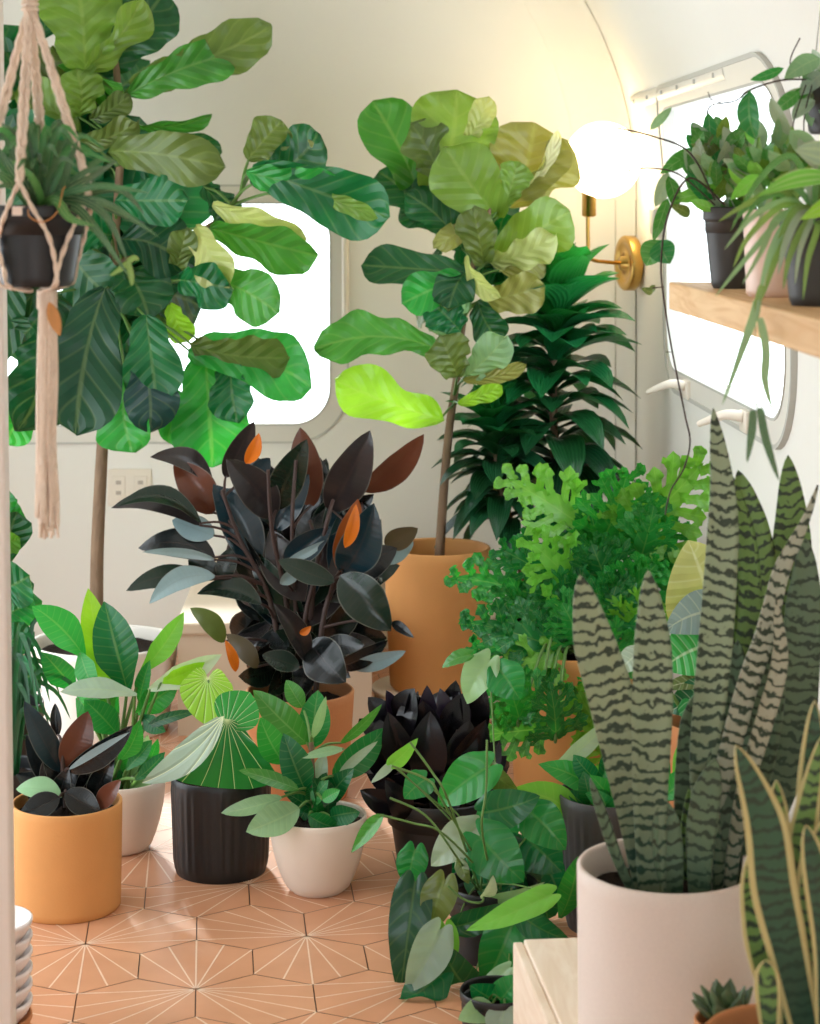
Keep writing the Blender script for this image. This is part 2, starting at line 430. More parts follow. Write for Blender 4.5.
def ribbon(mb, pts, w, prof='strap', col=(.2, .3, .2), fold=0.25, nu=4, roll=0.0, twist=0.0, n=6, wave=0.0):
    ps = smooth(pts, n); m = len(ps) - 1; pf = PROF[prof]
    rows = []; uvs = []; fls = []; dist = 0.0
    off = rng.uniform(0, 9)
    for i, p in enumerate(ps):
        a = (ps[min(i + 1, m)] - ps[max(i - 1, 0)]).normalized(); V = (p - CAM).normalized()
        S0 = a.cross(V)
        if S0.length < 0.1: S0 = Vector((1, 0, 0))
        S0.normalize(); N0 = a.cross(S0); t = i / m; r = roll + twist * t
        s_ = S0 * math.cos(r) + N0 * math.sin(r); n_ = N0 * math.cos(r) - S0 * math.sin(r)
        if i: dist += (p - ps[i - 1]).length
        hw = pf(t) * w * 0.5; row = []; ru = []; rf = []
        for j in range(nu + 1):
            u = -1 + 2 * j / nu
            q = p + s_ * (u * hw) + n_ * (fold * u * u * hw)
            if wave: q += n_ * (wave * hw * abs(u) * math.sin(9 * t * math.tau + (2 if u > 0 else 0)))
            row.append(q)
            ru.append((0.5 + u * 0.5, t)); rf.append((u * hw, dist + off))
        rows.append(row); uvs.append(ru); fls.append(rf)
    mb.quad_grid(rows, uvs, fls, col)

COL = {k: lin(v) for k, v in dict(
    dark='#17532f', ddark='#0e4229', mid='#3f8433', olive='#5d7038', light='#70923d', pale='#aeb374', lime='#8fc62f', bright='#2a8f3a',
    khaki='#88894a', cream='#e0dcae', blue='#1d4444', yell='#c3d24a', deep='#0f6236',  # cream: gloss highlight on the centre fig, built as a pale strip
    rblk='#0e1517', rblu='#112831', rgrn='#15261d', rbrn='#5a3224', rgry='#2c2728', rora='#cf6f1d', rort='#8f4a1e', rsil='#7b9096', rkhk='#4d4330',  # rsil puts the rubber leaves' blue-white sheen into their colour
    zblk='#0f0d12', zpur='#221a2a', silv='#93a696', white='#b6c3b6', sgrn='#7fa57c', lgrn='#6fb33f', dgrn='#1d7a38',  # silv, white: pale leaves, and gloss painted as leaf colour
    sp='#95a482', sw='#aeb09b', sg='#71924c', sd='#5f7458', sk='#3c5a40').items()}

def leaves(mb, spec, Y0, spread, prof='ell', order=True, bend=0.06, fold=0.15, wave=0.0, lobe=0.0, jr=0.35, nu=6, nv=12, tipdy=0.05, droop=0.0, base=None, pet=None, curl=0.0, thick=None):
    """spec: rows 'bx by tx ty w colour [roll bend curve prof]' listed from the back of the plant to its front."""
    rows = [r.split() for r in spec.strip().splitlines() if r.strip()]
    n = len(rows)
    for i, r in enumerate(rows):
        bx, by, tx, ty, w = map(float, r[:5]); c = COL[r[5]]
        roll = R(float(r[6])) if len(r) > 6 and r[6] != '-' else rng.uniform(-jr, jr)
        bd = float(r[7]) if len(r) > 7 and r[7] != '-' else bend * rng.uniform(0.4, 1.4)
        cv = float(r[8]) if len(r) > 8 and r[8] != '-' else rng.uniform(-0.05, 0.05)
        pr = r[9] if len(r) > 9 else prof
        Y = Y0 + spread * (0.5 - (i + 0.5) / n)
        dt = rng.uniform(-tipdy, tipdy * 0.4)
        p0 = P(bx, by, Y); p1 = P(tx, ty, Y + dt)
        leaf(mb, p0, p1, w * Y / F, pr, roll, bend=bd, curve=cv, fold=fold * rng.uniform(0.3, 1.9), wave=wave * rng.uniform(.6, 1.3), nwave=rng.choice((2, 3, 4)), seed=rng.uniform(0, 6), lobe=lobe,
             col=jig(c, 0.1), nu=nu, nv=nv, droop=droop)
        if pet is not None and rng.random() < getattr(pet, 'share', 1.0):
            q = pet(p0)
            m_ = (p0 + q) * 0.5 + Vector((0, 0, 0.01))
            base.tube(smooth([q, m_, p0 + (p1 - p0) * 0.03], 4), pet.r * 1.2, pet.r * 0.8, 6)
class Pet:
    """a leaf stalk runs from the leaf's foot to the closest lower point of the stem"""
    def __init__(s, line, r=0.003, drop=0.05): s.line = line; s.r = r; s.drop = drop
    def __call__(s, p):
        best = min(s.line, key=lambda q: (q - p).length + 2.0 * max(0, q.z - p.z + s.drop))
        return best
def fill(mb, cx, cy, rx, ry, Y, ry_depth, n, ln, w, cols, prof='ell', src=None, Yspan=None, fold=0.15, bend=0.08, wave=0.0, lobe=0.0, nu=4, nv=8, jr=0.8, out=0.6):
    """leaves growing outward from the stem at src through the crown, kept in depth behind or around Y"""
    for _ in range(n):
        while True:
            a, b, d = rng.uniform(-1, 1), rng.uniform(-1, 1), rng.uniform(-1, 1)
            if a * a + b * b + d * d <= 1: break
        Yc = Y + d * ry_depth
        p = P(cx + a * rx, cy + b * ry, Yc)
        s = src if src is not None else P(cx, cy + ry, Y)
        dr = (p - s).normalized() * out + Vector((rng.uniform(-1, 1), rng.uniform(-1, 1), rng.uniform(-0.6, 0.8))) * (1 - out)
        dr.normalize(); l_ = ln * rng.uniform(0.75, 1.2) * Yc / F
        leaf(mb, p - dr * l_ * 0.5, p + dr * l_ * 0.5, w * rng.uniform(0.8, 1.2) * Yc / F, prof, rng.uniform(-jr, jr), bend=bend * rng.uniform(0, 1.5),
             fold=fold, wave=wave, seed=rng.uniform(0, 6), lobe=lobe, col=jig(COL[rng.choice(cols)], 0.15), nu=nu, nv=nv)

# ------------------------------------------------------------------ pots
def pot(root, cx, cy, z0, r_top, r_bot, h, mat, wall=0.008, name='pot', shape='cyl', soil=True, soil_drop=0.025, seg=56):
    mb = MB(); c = (cx, cy, z0); p = []
    n = 14
    if shape == 'cyl':
        for i in range(n + 1):
            t = i / n; p.append((r_bot + (r_top - r_bot) * t, h * t))
        p[0] = (r_bot - 0.004, 0.0); p.insert(1, (r_bot, 0.005))
    elif shape == 'round':       # egg-shaped planter drawn in to a small foot
        for i in range(n + 1):
            t = i / n; p.append((r_bot + (r_top - r_bot) * math.sin(t * math.pi / 2) ** 0.72, h * t))
        p[0] = (r_bot * 0.94, 0.0); p.insert(1, (r_bot, 0.003))
    elif shape in ('nursery', 'square'):
        lip = 0.16 if shape == 'nursery' else 0.14
        for i in range(n + 1):
            t = i / n * (1 - lip); p.append((r_bot + (r_top * 0.93 - r_bot) * t / (1 - lip), h * t))
        p[0] = (r_bot - 0.003, 0.0)
        p += [(r_top * 0.985, h * (1 - lip)), (r_top, h * (1 - lip) + 0.004), (r_top, h * 0.985)]
    elif shape == 'ribbed':
        for i in range(n + 1):
            t = i / n; p.append((r_bot + (r_top - r_bot) * t, h * t))
        p[0] = (r_bot - 0.004, 0.0)
    out_n = len(p)
    p += [(p[-1][0] - wall * 0.3, h + wall * 0.35), (p[-1][0] - wall * 0.8, h + wall * 0.25), (p[-1][0] - wall, h - 0.003)]
    rin = p[-1][0]
    p += [(rin, h - soil_drop), (rin * 0.985, h - soil_drop - 0.03), (0.0005, h - soil_drop - 0.03)]
    rib = None
    if shape == 'ribbed': rib = (34, 0.018, lambda i: 1.0 if 1 < i < out_n - 2 else 0.0); seg = 168
    mb.lathe(p, c, seg, rib=rib)
    o = mb.build(name, mat, root)
    if soil:
        sb = MB(); rings = 9
        pr = [(rin * 0.985 * (1 - i / rings) + 0.0004, h - soil_drop - 0.006 + 0.006 * math.sin(i * 1.7) + 0.008 * i / rings) for i in range(rings + 1)]
        sb.lathe(pr, c, 40, capb=False)
        for v in sb.v: v.z += rng.uniform(-0.003, 0.003)
        sb.build('soil', MAT['soil'], o)
    return o
# ------------------------------------------------------------------ camera, light
cam = bpy.data.objects.new('camera', bpy.data.cameras.new('camera')); C.objects.link(cam)
cam.location = CAM; cam.rotation_euler = (R(90), 0, 0)
cam.data.sensor_fit = 'VERTICAL'; cam.data.sensor_height = 36.0; cam.data.sensor_width = 36.0 * 820 / 1024
cam.data.lens = F / 1024 * 36.0; cam.data.shift_y = -(512 - HY) / 1024.0
cam.data.clip_start = 0.05
cam.data.dof.use_dof = True; cam.data.dof.focus_distance = 4.05; cam.data.dof.aperture_fstop = 6.3
scene.camera = cam
scene.view_settings.view_transform = 'Standard'; scene.view_settings.look = 'None'
scene.view_settings.gamma = 1.0; scene.view_settings.use_curve_mapping = False
scene.view_settings.exposure = 0.0
scene.cycles.max_bounces = 10; scene.cycles.diffuse_bounces = 6; scene.cycles.transparent_max_bounces = 12
scene.cycles.use_denoising = True
w = bpy.data.worlds.new('daylight'); w.use_nodes = True; scene.world = w
bg = w.node_tree.nodes['Background']
bg.inputs[0].default_value = (0.88, 0.95, 1.0, 1); bg.inputs[1].default_value = 4.6
def sun(name, rot, e, ang, col):
    d = bpy.data.lights.new(name, 'SUN'); d.energy = e; d.angle = R(ang); d.color = col
    o = bpy.data.objects.new(name, d); C.objects.link(o); o.rotation_euler = rot; return o

sun('sun', (Vector((-0.30, 1.0, 0.50))).to_track_quat('Z', 'Y').to_euler(), 5.0, 5.0, (1.0, 0.95, 0.86))
# ------------------------------------------------------------------ room shell (room axes, turned by TH)
XR, XL, YB, YF, ZC = 0.906, -1.6, 6.3, -1.6, 2.1
RC = 1.0
def fin(z):
    return 0.0 if z <= 1.42 else RC - math.sqrt(RC * RC - (z - 1.42) ** 2)
def wm(side, s, z, off=0.0):
    f = fin(z)
    if side == 'back': return Vector((s, YB - f - off, z))
    if side == 'right': return Vector((XR - f - off, s, z))
    return Vector((XL + f + off, s, z))
def room(o, kind='structure'):
    o.rotation_euler.z = TH
    if kind: o['kind'] = kind
    return o
def to_room(p):
    return Matrix.Rotation(-TH, 3, 'Z') @ Vector(p)
def from_room(p):
    return Matrix.Rotation(TH, 3, 'Z') @ Vector(p)
def frange(a, b, n): return [a + (b - a) * i / n for i in range(n + 1)]
def rrect(s0, s1, z0, z1, r, zs, nc=8, ns=8):
    """closed loop of (s, z): rounded rectangle, with vertical sides sampled at zs"""
    pts = []
    mids = [z for z in zs if z0 + r + 1e-6 < z < z1 - r - 1e-6]
    for i in range(nc + 1):
        a = -math.pi / 2 + i / nc * math.pi / 2; pts.append((s1 - r + r * math.cos(a), z0 + r + r * math.sin(a)))
    for z in mids: pts.append((s1, z))
    for i in range(nc + 1):
        a = i / nc * math.pi / 2; pts.append((s1 - r + r * math.cos(a), z1 - r + r * math.sin(a)))
    for i in range(1, ns): pts.append((s1 - r + (s0 - s1 + 2 * r) * i / ns, z1))
    for i in range(nc + 1):
        a = math.pi / 2 + i / nc * math.pi / 2; pts.append((s0 + r + r * math.cos(a), z1 - r + r * math.sin(a)))
    for z in reversed(mids): pts.append((s0, z))
    for i in range(nc + 1):
        a = math.pi + i / nc * math.pi / 2; pts.append((s0 + r + r * math.cos(a), z0 + r + r * math.sin(a)))
    for i in range(1, ns): pts.append((s0 + r + (s1 - s0 - 2 * r) * i / ns, z0))
    return pts
def wall(name, side, a0, a1, hole=None, z0=0.0, z1=ZC):
    mb = MB()
    zs = frange(z0, z1, 30)
    if hole: zs = sorted(set([round(z, 5) for z in zs] + [round(hole[2], 5), round(hole[3], 5)]))
    ss = frange(a0, a1, 24)
    if hole: ss = sorted(set([round(x, 5) for x in ss] + [round(hole[0], 5), round(hole[1], 5)]))
    fl = side == 'left'
    for i in range(len(ss) - 1):
        for j in range(len(zs) - 1):
            if hole and hole[0] - 1e-4 <= ss[i] and ss[i + 1] <= hole[1] + 1e-4 and hole[2] - 1e-4 <= zs[j] and zs[j + 1] <= hole[3] + 1e-4:
                continue
            q = [wm(side, ss[i], zs[j]), wm(side, ss[i + 1], zs[j]), wm(side, ss[i + 1], zs[j + 1]), wm(side, ss[i], zs[j + 1])]
            mb.poly(q)
    if hole:   # the rounded corners of the opening
        s0, s1, h0, h1, r = hole
        for (cs, cz, a) in ((s1, h0, -90), (s1, h1, 0), (s0, h1, 90), (s0, h0, 180)):
            ps = cs - r if cs == s1 else cs + r; pz = h0 + r if cz == h0 else h1 - r
            arc = [(ps + r * math.cos(R(a + k * 90 / 8)), pz + r * math.sin(R(a + k * 90 / 8))) for k in range(9)]
            for k in range(8):
                mb.poly([wm(side, cs, cz), wm(side, *arc[k]), wm(side, *arc[k + 1])])
        lp = rrect(s0, s1, h0, h1, r, zs)
        for k in range(len(lp)):    # reveal
            p, q = lp[k], lp[(k + 1) % len(lp)]
            mb.poly([wm(side, *p), wm(side, *q), wm(side, *q, off=-0.05), wm(side, *p, off=-0.05)])
    o = mb.build(name, MAT['wall'])
    wl = o.modifiers.new('weld', 'WELD'); wl.merge_threshold = 0.0004
    return room(o)
HB = (-1.20, -0.030, 0.70, 1.39, 0.115)
HR = (4.03, 5.50, 0.945, 1.645, 0.13)
wall('wall_back', 'back', XL - 0.02, XR + 0.02, HB)
wall('wall_right', 'right', YF, 3.9)
wall('wall_right.001', 'right', 3.9, YB + 0.02, HR)
HL = (0.5, 1.6, 0.80, 1.45, 0.12)  # unseen near left window, added to let more daylight in
wall('wall_left', 'left', 5.3, YB + 0.02)
wall('wall_left.001', 'left', YF, 2.7, HL)
mb = MB()       # unseen end wall behind the viewer, wide doorway added for front light
for x0, x1, z0, z1 in ((XL, -1.0, 0, ZC), (0.45, XR, 0, ZC), (-1.0, 0.45, 1.95, ZC)):
    mb.poly([(x0, YF, z0), (x1, YF, z0), (x1, YF, z1), (x0, YF, z1)])
room(mb.build('wall_front', MAT['wall']))
mb = MB(); f = fin(ZC)
for i in range(10):
    for j in range(4):
        x0 = XL + f + (XR - XL - 2 * f) * j / 4; x1 = XL + f + (XR - XL - 2 * f) * (j + 1) / 4
        y0 = YF + (YB - f - YF) * i / 10; y1 = YF + (YB - f - YF) * (i + 1) / 10
        mb.poly([(x0, y0, ZC), (x0, y1, ZC), (x1, y1, ZC), (x1, y0, ZC)])
room(mb.build('ceiling', MAT['ceil']))
# the lip of roof that closes the left side above the doorway
mb = MB()
for i in range(12):
    za, zb = 1.85 + (ZC - 1.85) * i / 12, 1.85 + (ZC - 1.85) * (i + 1) / 12
    mb.poly([wm('left', 2.7, za), wm('left', 5.3, za), wm('left', 5.3, zb), wm('left', 2.7, zb)])
room(mb.build('wall_left.002', MAT['wall']))
# rounded cove where the back and right walls meet, with its seam strip
mb = MB(); rc = 0.16; zs = frange(0, ZC, 24); rows = []
for z in zs:
    f = fin(z); row = []
    for k in range(9):
        a = R(90 * k / 8)
        row.append(Vector((XR - f - rc + rc * math.cos(a) - 0.002, YB - f - rc + rc * math.sin(a) - 0.002, z)))
    rows.append(row)
mb.quad_grid(rows, lambda a, d: (0, 0), None, (1, 1, 1))
room(mb.build('trim_1', MAT['wall']))
for k, nm in ((0, 'trim_2'), (4, 'trim_3')):
    mb = MB(); pts = []
    for z in zs:
        f = fin(z); a = R(90 * k / 8)
        pts.append(Vector((XR - f - rc + (rc - 0.002) * math.cos(a) - 0.002, YB - f - rc + (rc - 0.002) * math.sin(a) - 0.002, z)))
    mb.tube([p for p in pts if p.z < 1.45], 0.0014, seg=6); room(mb.build(nm, MAT['gasket']))

# windows: frame ring, gasket, pane, hardware
def ring(mb, side, hole, o0, o1, d0, d1, zs, mi=0):
    s0, s1, h0, h1, r = hole
    def lp(o): return rrect(s0 - o, s1 + o, h0 - o, h1 + o, r + o, zs_for(o))
    def zs_for(o):
        return frange(h0 + r, h1 - r, 10)[1:-1]
    a, b = lp(o0), lp(o1); n = len(a)
    for k in range(n):
        k2 = (k + 1) % n
        A0, A1 = wm(side, *a[k], off=d1), wm(side, *a[k2], off=d1)
        B0, B1 = wm(side, *b[k], off=d1), wm(side, *b[k2], off=d1)
        mb.poly([A0, A1, B1, B0], mi=mi)
        mb.poly([wm(side, *a[k], off=d0), wm(side, *a[k2], off=d0), A1, A0], mi=mi)
        mb.poly([B0, B1, wm(side, *b[k2], off=d0), wm(side, *b[k], off=d0)], mi=mi)
def window(name, side, hole):
    root = bpy.data.objects.new(name, None); C.objects.link(root); root.rotation_euler.z = TH; root['kind'] = 'structure'
    mb = MB(); ring(mb, side, hole, 0.0, 0.055, -0.002, 0.005 if side == 'back' else 0.010, None)
    o = mb.build('window_frame', MAT['frame'], root, smooth=False); o.modifiers.new('weld', 'WELD').merge_threshold = 0.0003
    mb = MB(); ring(mb, side, hole, 0.052, 0.058 if side == 'back' else 0.062, -0.002, 0.006 if side == 'back' else 0.013, None); mb.build('window_gasket', MAT['gasket'], root, smooth=False)
    mb = MB(); ring(mb, side, hole, -0.003, 0.003, -0.02, 0.007 if side == 'back' else 0.0125, None); mb.build('glass_seal', MAT['gasket'], root)
    mb = MB(); s0, s1, h0, h1, r = hole
    rows = [[wm(side, s, z, -0.03) for s in (s0 - .01, s1 + .01)] for z in frange(h0 - .01, h1 + .01, 14)]
    mb.quad_grid(rows, lambda a, d: (0, 0), None, (1, 1, 1)); mb.build('pane', MAT['glass'], root)
    return root
w1 = window('window_1', 'back', HB)
w2 = window('window_2', 'right', HR)
w3 = window('added_light_window', 'left', HL)
mb = MB()   # slim vertical bar beside the back window
mb.tube([wm('back', 0.005 + 0.012, z, 0.022) for z in frange(1.03, 1.32, 6)], 0.011, seg=10)
mb.build('window_bar', MAT['outlet'], w1)
for s in (5.17, 4.42):   # cast latches at the foot of the side window
    mb = MB(); z = 0.91
    c = wm('right', s, z, 0.008)
    mb.box(c.x - 0.012, c.x + 0.004, c.y - 0.035, c.y + 0.035, c.z - 0.022, c.z + 0.026)
    mb.tube(smooth([c + Vector((-0.01, 0, 0.012)), c + Vector((-0.045, 0.01, 0.016)), c + Vector((-0.075, 0.04, 0.002)), c + Vector((-0.095, 0.075, -0.012))], 5), 0.014, 0.007, 10)
    o = mb.build('window_latch', MAT['outlet'], w2, bevel=0.003)
# hinge rail over the side window
mb = MB()
rows = [[wm('right', s, z, o_) for (z, o_) in ((1.668, 0.0), (1.668, 0.010), (1.685, 0.014), (1.705, 0.009), (1.705, 0.0))] for s in frange(4.5, 5.93, 10)]
mb.quad_grid(rows, lambda a, d: (0, 0), None, (1, 1, 1)); mb.poly(rows[0]); mb.poly(list(reversed(rows[-1])))
mb.build('hinge_rail', MAT['frame'], w2)
for s in frange(4.6, 5.85, 5):
    mb = MB(); mb.lathe([(0.006, 0), (0.006, 0.004), (0.0005, 0.005)], (0, 0, 0), 10)
    p = wm('right', s, 1.686, 0.0135)
    for i, v in enumerate(mb.v): mb.v[i] = Vector((p.x - v.z, p.y + v.x, p.z + v.y))
    mb.build('screw', MAT['gasket'], w2)
# bracket low on the hinge side
mb = MB(); c = wm('right', 5.70, 1.33, 0.004)
mb.box(c.x - 0.02, c.x, c.y - 0.04, c.y + 0.03, c.z - 0.03, c.z + 0.05)
mb.build('stay_bracket', MAT['frame'], w2, bevel=0.012)

# ------------------------------------------------------------------ floor: hexagonal cement tiles with rays from one corner
W_ = 0.208; S_ = W_ / math.sqrt(3)
A0 = to_room(((85.4 - CX) * (F * H / (944 - HY)) / F, F * H / (944 - HY), 0))
def is_burst(x, y):
    for ox, oy in ((0, 0), (W_, -2 * S_)):
        dx, dy = x - A0.x - ox, y - A0.y - oy
        jn = dy / (4.5 * S_); j = round(jn)
        if abs(jn - j) > 0.03: continue
        i_ = (dx - j * 0.5 * W_) / (2 * W_)
        if abs(i_ - round(i_)) < 0.03: return True
    return False
mb = MB(); cy0 = A0.y - S_
trng = random.Random(3)
CT, ST = math.cos(R(3.7)), math.sin(R(3.7))
tc, rc_, gc = lin('#cc936f'), lin('#e6c9af'), lin('#5a4233')
mb.poly([(-1.65, -1.65, -0.003), (0.95, -1.65, -0.003), (0.95, 6.35, -0.003), (-1.65, 6.35, -0.003)], gc)
g = 0.0011
for j in range(-34, 20):
    for i in range(-12, 10):
        cx_ = A0.x + (i + 0.5 * (j % 2)) * W_; cy_ = cy0 + j * 1.5 * S_; RT = lambda x, y: (A0.x + (x - A0.x) * CT - (y - A0.y) * ST, A0.y + (x - A0.x) * ST + (y - A0.y) * CT)
        rx_, ry_ = RT(cx_, cy_)
        if not (-1.6 < rx_ < 0.93 and -1.6 < ry_ < 6.3): continue
        k = trng.uniform(0.93, 1.05); h_ = trng.uniform(-0.02, 0.02)
        col = (tc[0] * k, tc[1] * (k + h_), tc[2] * (k + h_))
        vs = [(cx_ + S_ * math.sin(R(60 * q)), cy_ + S_ * math.cos(R(60 * q))) for q in range(6)]
        sc = 1 - g / (W_ / 2)
        mb.poly([(*RT(cx_ + (x - cx_) * sc, cy_ + (y - cy_) * sc), 0.0) for x, y in reversed(vs)], col)
        for q in range(6):
            if is_burst(*vs[q]):
                o_ = Vector((*vs[q], 0)); T = [vs[(q + 2) % 6], vs[(q + 3) % 6], vs[(q + 4) % 6]]
                T += [((T[0][0] + T[1][0]) / 2, (T[0][1] + T[1][1]) / 2), ((T[2][0] + T[1][0]) / 2, (T[2][1] + T[1][1]) / 2)]
                for x, y in T:
                    e = Vector((x, y, 0)); d = (e - o_).normalized(); n_ = Vector((-d.y, d.x, 0)) * 0.0017
                    a, b = o_ + d * 0.004, e - d * 0.002; z = Vector((0, 0, 0.0004))
                    mb.poly([Vector((*RT(p.x, p.y), 0.0004)) for p in (a - n_ * 0.7, b - n_, b + n_, a + n_ * 0.7)], rc_)
                break
fl = mb.build('floor', MAT['tile'], smooth=False); room(fl)

# bench box along the back wall, post at the near left
mb = MB(); b0 = to_room(PZ(178, 5.28, 0)); b1 = to_room(PZ(372, 5.28, 0))
root = bpy.data.objects.new('storage_bench', None); C.objects.link(root); root.rotation_euler.z = TH
tag(root, 'low beige built-in bench box against the back wall behind the burgundy rubber plant', 'bench')
mb.box(b0.x, b1.x, 5.29, 6.297, 0.0, 0.265); mb.build('bench_body', MAT['bench'], root, smooth=False)
mb = MB(); mb.box(b0.x - 0.004, b1.x + 0.004, 5.28, 6.297, 0.265, 0.295); mb.build('bench_top', MAT['bench'], root, smooth=False, bevel=0.005)
mb = MB(); Yp = 3.1
pa, pb = PZ(13.4, Yp, 0), PZ(-4.1, Yp, ZC)
for x in (0,):
    lo = [Vector((pa.x - 0.05, Yp, 0)), Vector((pa.x, Yp, 0)), Vector((pa.x, Yp + .035, 0)), Vector((pa.x - 0.05, Yp + .035, 0))]
    hi = [p + Vector((pb.x - pa.x, 0, ZC)) for p in lo]
    mb.poly(list(reversed(lo))); mb.poly(hi)
    for k in range(4): mb.poly([lo[k], lo[(k + 1) % 4], hi[(k + 1) % 4], hi[k]])
tag(mb.build('trim_4', MAT['post'], smooth=False, bevel=0.004), kind='structure')

# outlet on the back wall
oc = to_room(P(130, 487, 6.28)); root = bpy.data.objects.new('wall_outlet', None); C.objects.link(root)
root.rotation_euler.z = TH
tag(root, 'cream wall outlet plate low on the back wall beside the left fig trunk', 'outlet')
def rbox(nm, mat, x0, x1, z0, z1, d0, d1, bev=0.003):
    mb = MB(); mb.box(x0, x1, YB - d1, YB - d0, z0, z1); return mb.build(nm, mat, root, smooth=False, bevel=bev)
ox, oz = oc.x, oc.z
rbox('cover_plate', MAT['outlet'], ox - 0.068, ox + 0.068, oz - 0.058, oz + 0.058, 0.0, 0.006)
for dx in (-0.034, 0.034):
    rbox('socket', MAT['outlet'], ox + dx - 0.02, ox + dx + 0.02, oz - 0.036, oz + 0.036, 0.006, 0.009, 0.004)
    for dz in (-0.016, 0.016):
        rbox('socket_slot', MAT['slot'], ox + dx - 0.008, ox + dx + 0.008, oz + dz - 0.006, oz + dz + 0.006, 0.0085, 0.0095, 0)

# ------------------------------------------------------------------ globe sconce
gY = 5.94
sc = thing('globe_wall_lamp', P(634, 263, 6.08), 'lit opal globe lamp on a brass arm in the corner by the side window', 'lamp')
mb = MB(); mb.lathe([(0.080, 0), (0.083, 0.003), (0.083, 0.030), (0.080, 0.034), (0.060, 0.034), (0.056, 0.028), (0.022, 0.028), (0.020, 0.044), (0.0005, 0.046)], (0, 0, 0), 48)
q = Vector((-0.97, -0.25, 0)).to_track_quat('Z', 'Y').to_matrix(); c = P(634, 263, 6.08)
mb.v = [q @ v + c for v in mb.v]; mb.build('wall_plate', MAT['brass'], sc)
mb = MB()
mb.tube(smooth([c + q @ Vector((0, 0, 0.04)), P(606, 262, 6.03), P(590, 258, gY), P(588, 240, gY), P(588, 213, gY)], 6), 0.006, seg=10)
mb.build('arm', MAT['brass'], sc)
mb = MB(); b_ = P(589, 217, gY)
mb.lathe([(0.012, 0), (0.021, 0.004), (0.021, 0.075), (0.026, 0.08), (0.026, 0.085), (0.012, 0.086)], b_, 24); mb.build('lamp_socket', MAT['brass'], sc)
mb = MB(); gr = 0.113; gc_ = P(603, 160, gY)
mb.lathe([(gr * math.sin(math.pi * max(.002, min(.998, i / 24))), -gr * math.cos(math.pi * i / 24)) for i in range(25)], gc_, 40, capb=False)
mb.build('glass_globe', MAT['globe'], sc)
# ------------------------------------------------------------------ fiddle leaf fig, left
def floor_root(name, px, Y, label, cat, group=None, z=0.0):
    return thing(name, ((px - CX) * Y / F, Y, z), label, cat, group)
Y0 = 5.35
r = floor_root('fiddle_leaf_fig', 104, Y0, 'tall fiddle leaf fig tree in a wide white pot left of the bench', 'plant')
pot(r, r.location.x, Y0, 0, 0.196, 0.170, 0.23, MAT['brightpot'], 0.012, seg=64)
tl = smooth([Vector((r.location.x - .02, Y0, 0.19)), P(97, 560, Y0), P(101, 470, Y0), P(104, 420, Y0), P(109, 330, Y0 + .06), P(115, 240, Y0 + .12), P(120, 150, Y0 + .15), P(116, 60, Y0 + .16), P(112, 10, Y0 + .16)], 5)
mb = MB(); mb.tube(tl, 0.019, 0.008, 10)
br = [P(113, 262, Y0 + .1), P(160, 250, Y0 + .1), P(215, 222, Y0 + .06), P(241, 192, Y0 - .03)]
mb.tube(smooth(br, 4), 0.008, 0.005, 8)
mb.build('trunk', MAT['bark'], r)
mb = MB(); st = MB()
pet = Pet(tl[22:] + smooth(br, 4), 0.004)
fill(mb, 105, 250, 70, 120, Y0 + .24, 0.10, 40, 108, 74, ['dark', 'ddark', 'deep', 'dark', 'deep'], 'fig', P(112, 270, Y0), wave=0.05)
fill(mb, 70, 75, 65, 85, Y0 + .25, 0.08, 15, 100, 64, ['dark', 'deep', 'mid', 'olive'], 'fig', P(112, 120, Y0), wave=0.05)
fill(mb, 15, 230, 35, 130, Y0 + .1, 0.1, 18, 90, 60, ['dark', 'deep'], 'fig', P(80, 250, Y0), wave=0.05)
leaves(mb, '''
95 75 165 -15 66 dark
165 135 222 150 26 dark
110 165 -10 120 55 deep
105 150 12 175 50 dark
80 140 20 80 40 light
78 118 75 66 44 light 20
90 120 130 92 26 olive
120 118 212 110 15 mid 55
130 85 272 18 52 olive 25
128 94 238 46 46 mid 10
80 74 142 -8 34 light 50
85 74 72 -45 88 light 10
80 142 137 118 30 olive
108 152 224 160 52 olive 10
115 200 188 196 52 deep 0
112 235 60 215 50 deep
118 240 188 262 60 ddark
120 268 150 318 56 dark
60 235 118 300 60 dark
175 270 186 225 30 olive
203 186 232 222 34 dark
168 410 173 434 20 yell
170 303 188 340 28 lime
210 228 318 250 46 mid 35
212 205 306 236 36 pale 40
180 280 235 286 46 deep 15
196 226 230 284 40 pale 30
214 280 278 309 54 mid
150 372 192 440 44 bright
205 352 213 462 78 bright 0
232 360 238 420 44 deep 20
188 352 312 380 66 bright -20
190 345 290 352 46 olive 35
30 398 6 442 40 bright
45 292 18 424 78 ddark
105 288 76 428 82 ddark 0
126 378 133 449 56 bright
140 356 150 428 54 blue
146 315 157 400 60 deep 5
252 185 318 128 56 dark 25
262 158 314 140 16 pale 20
252 168 390 210 66 deep 10
246 172 350 190 44 bright 20
300 190 378 214 18 light 15
248 160 282 118 44 olive 20
''', Y0, 0.36, 'fig', bend=0.13, fold=0.18, wave=0.10, jr=0.55, tipdy=0.14, nu=10, nv=18, droop=.05, base=st, pet=pet)
mb.build('foliage', MAT['fig'], r); st.build('leaf_stalks', MAT['stem'], r)

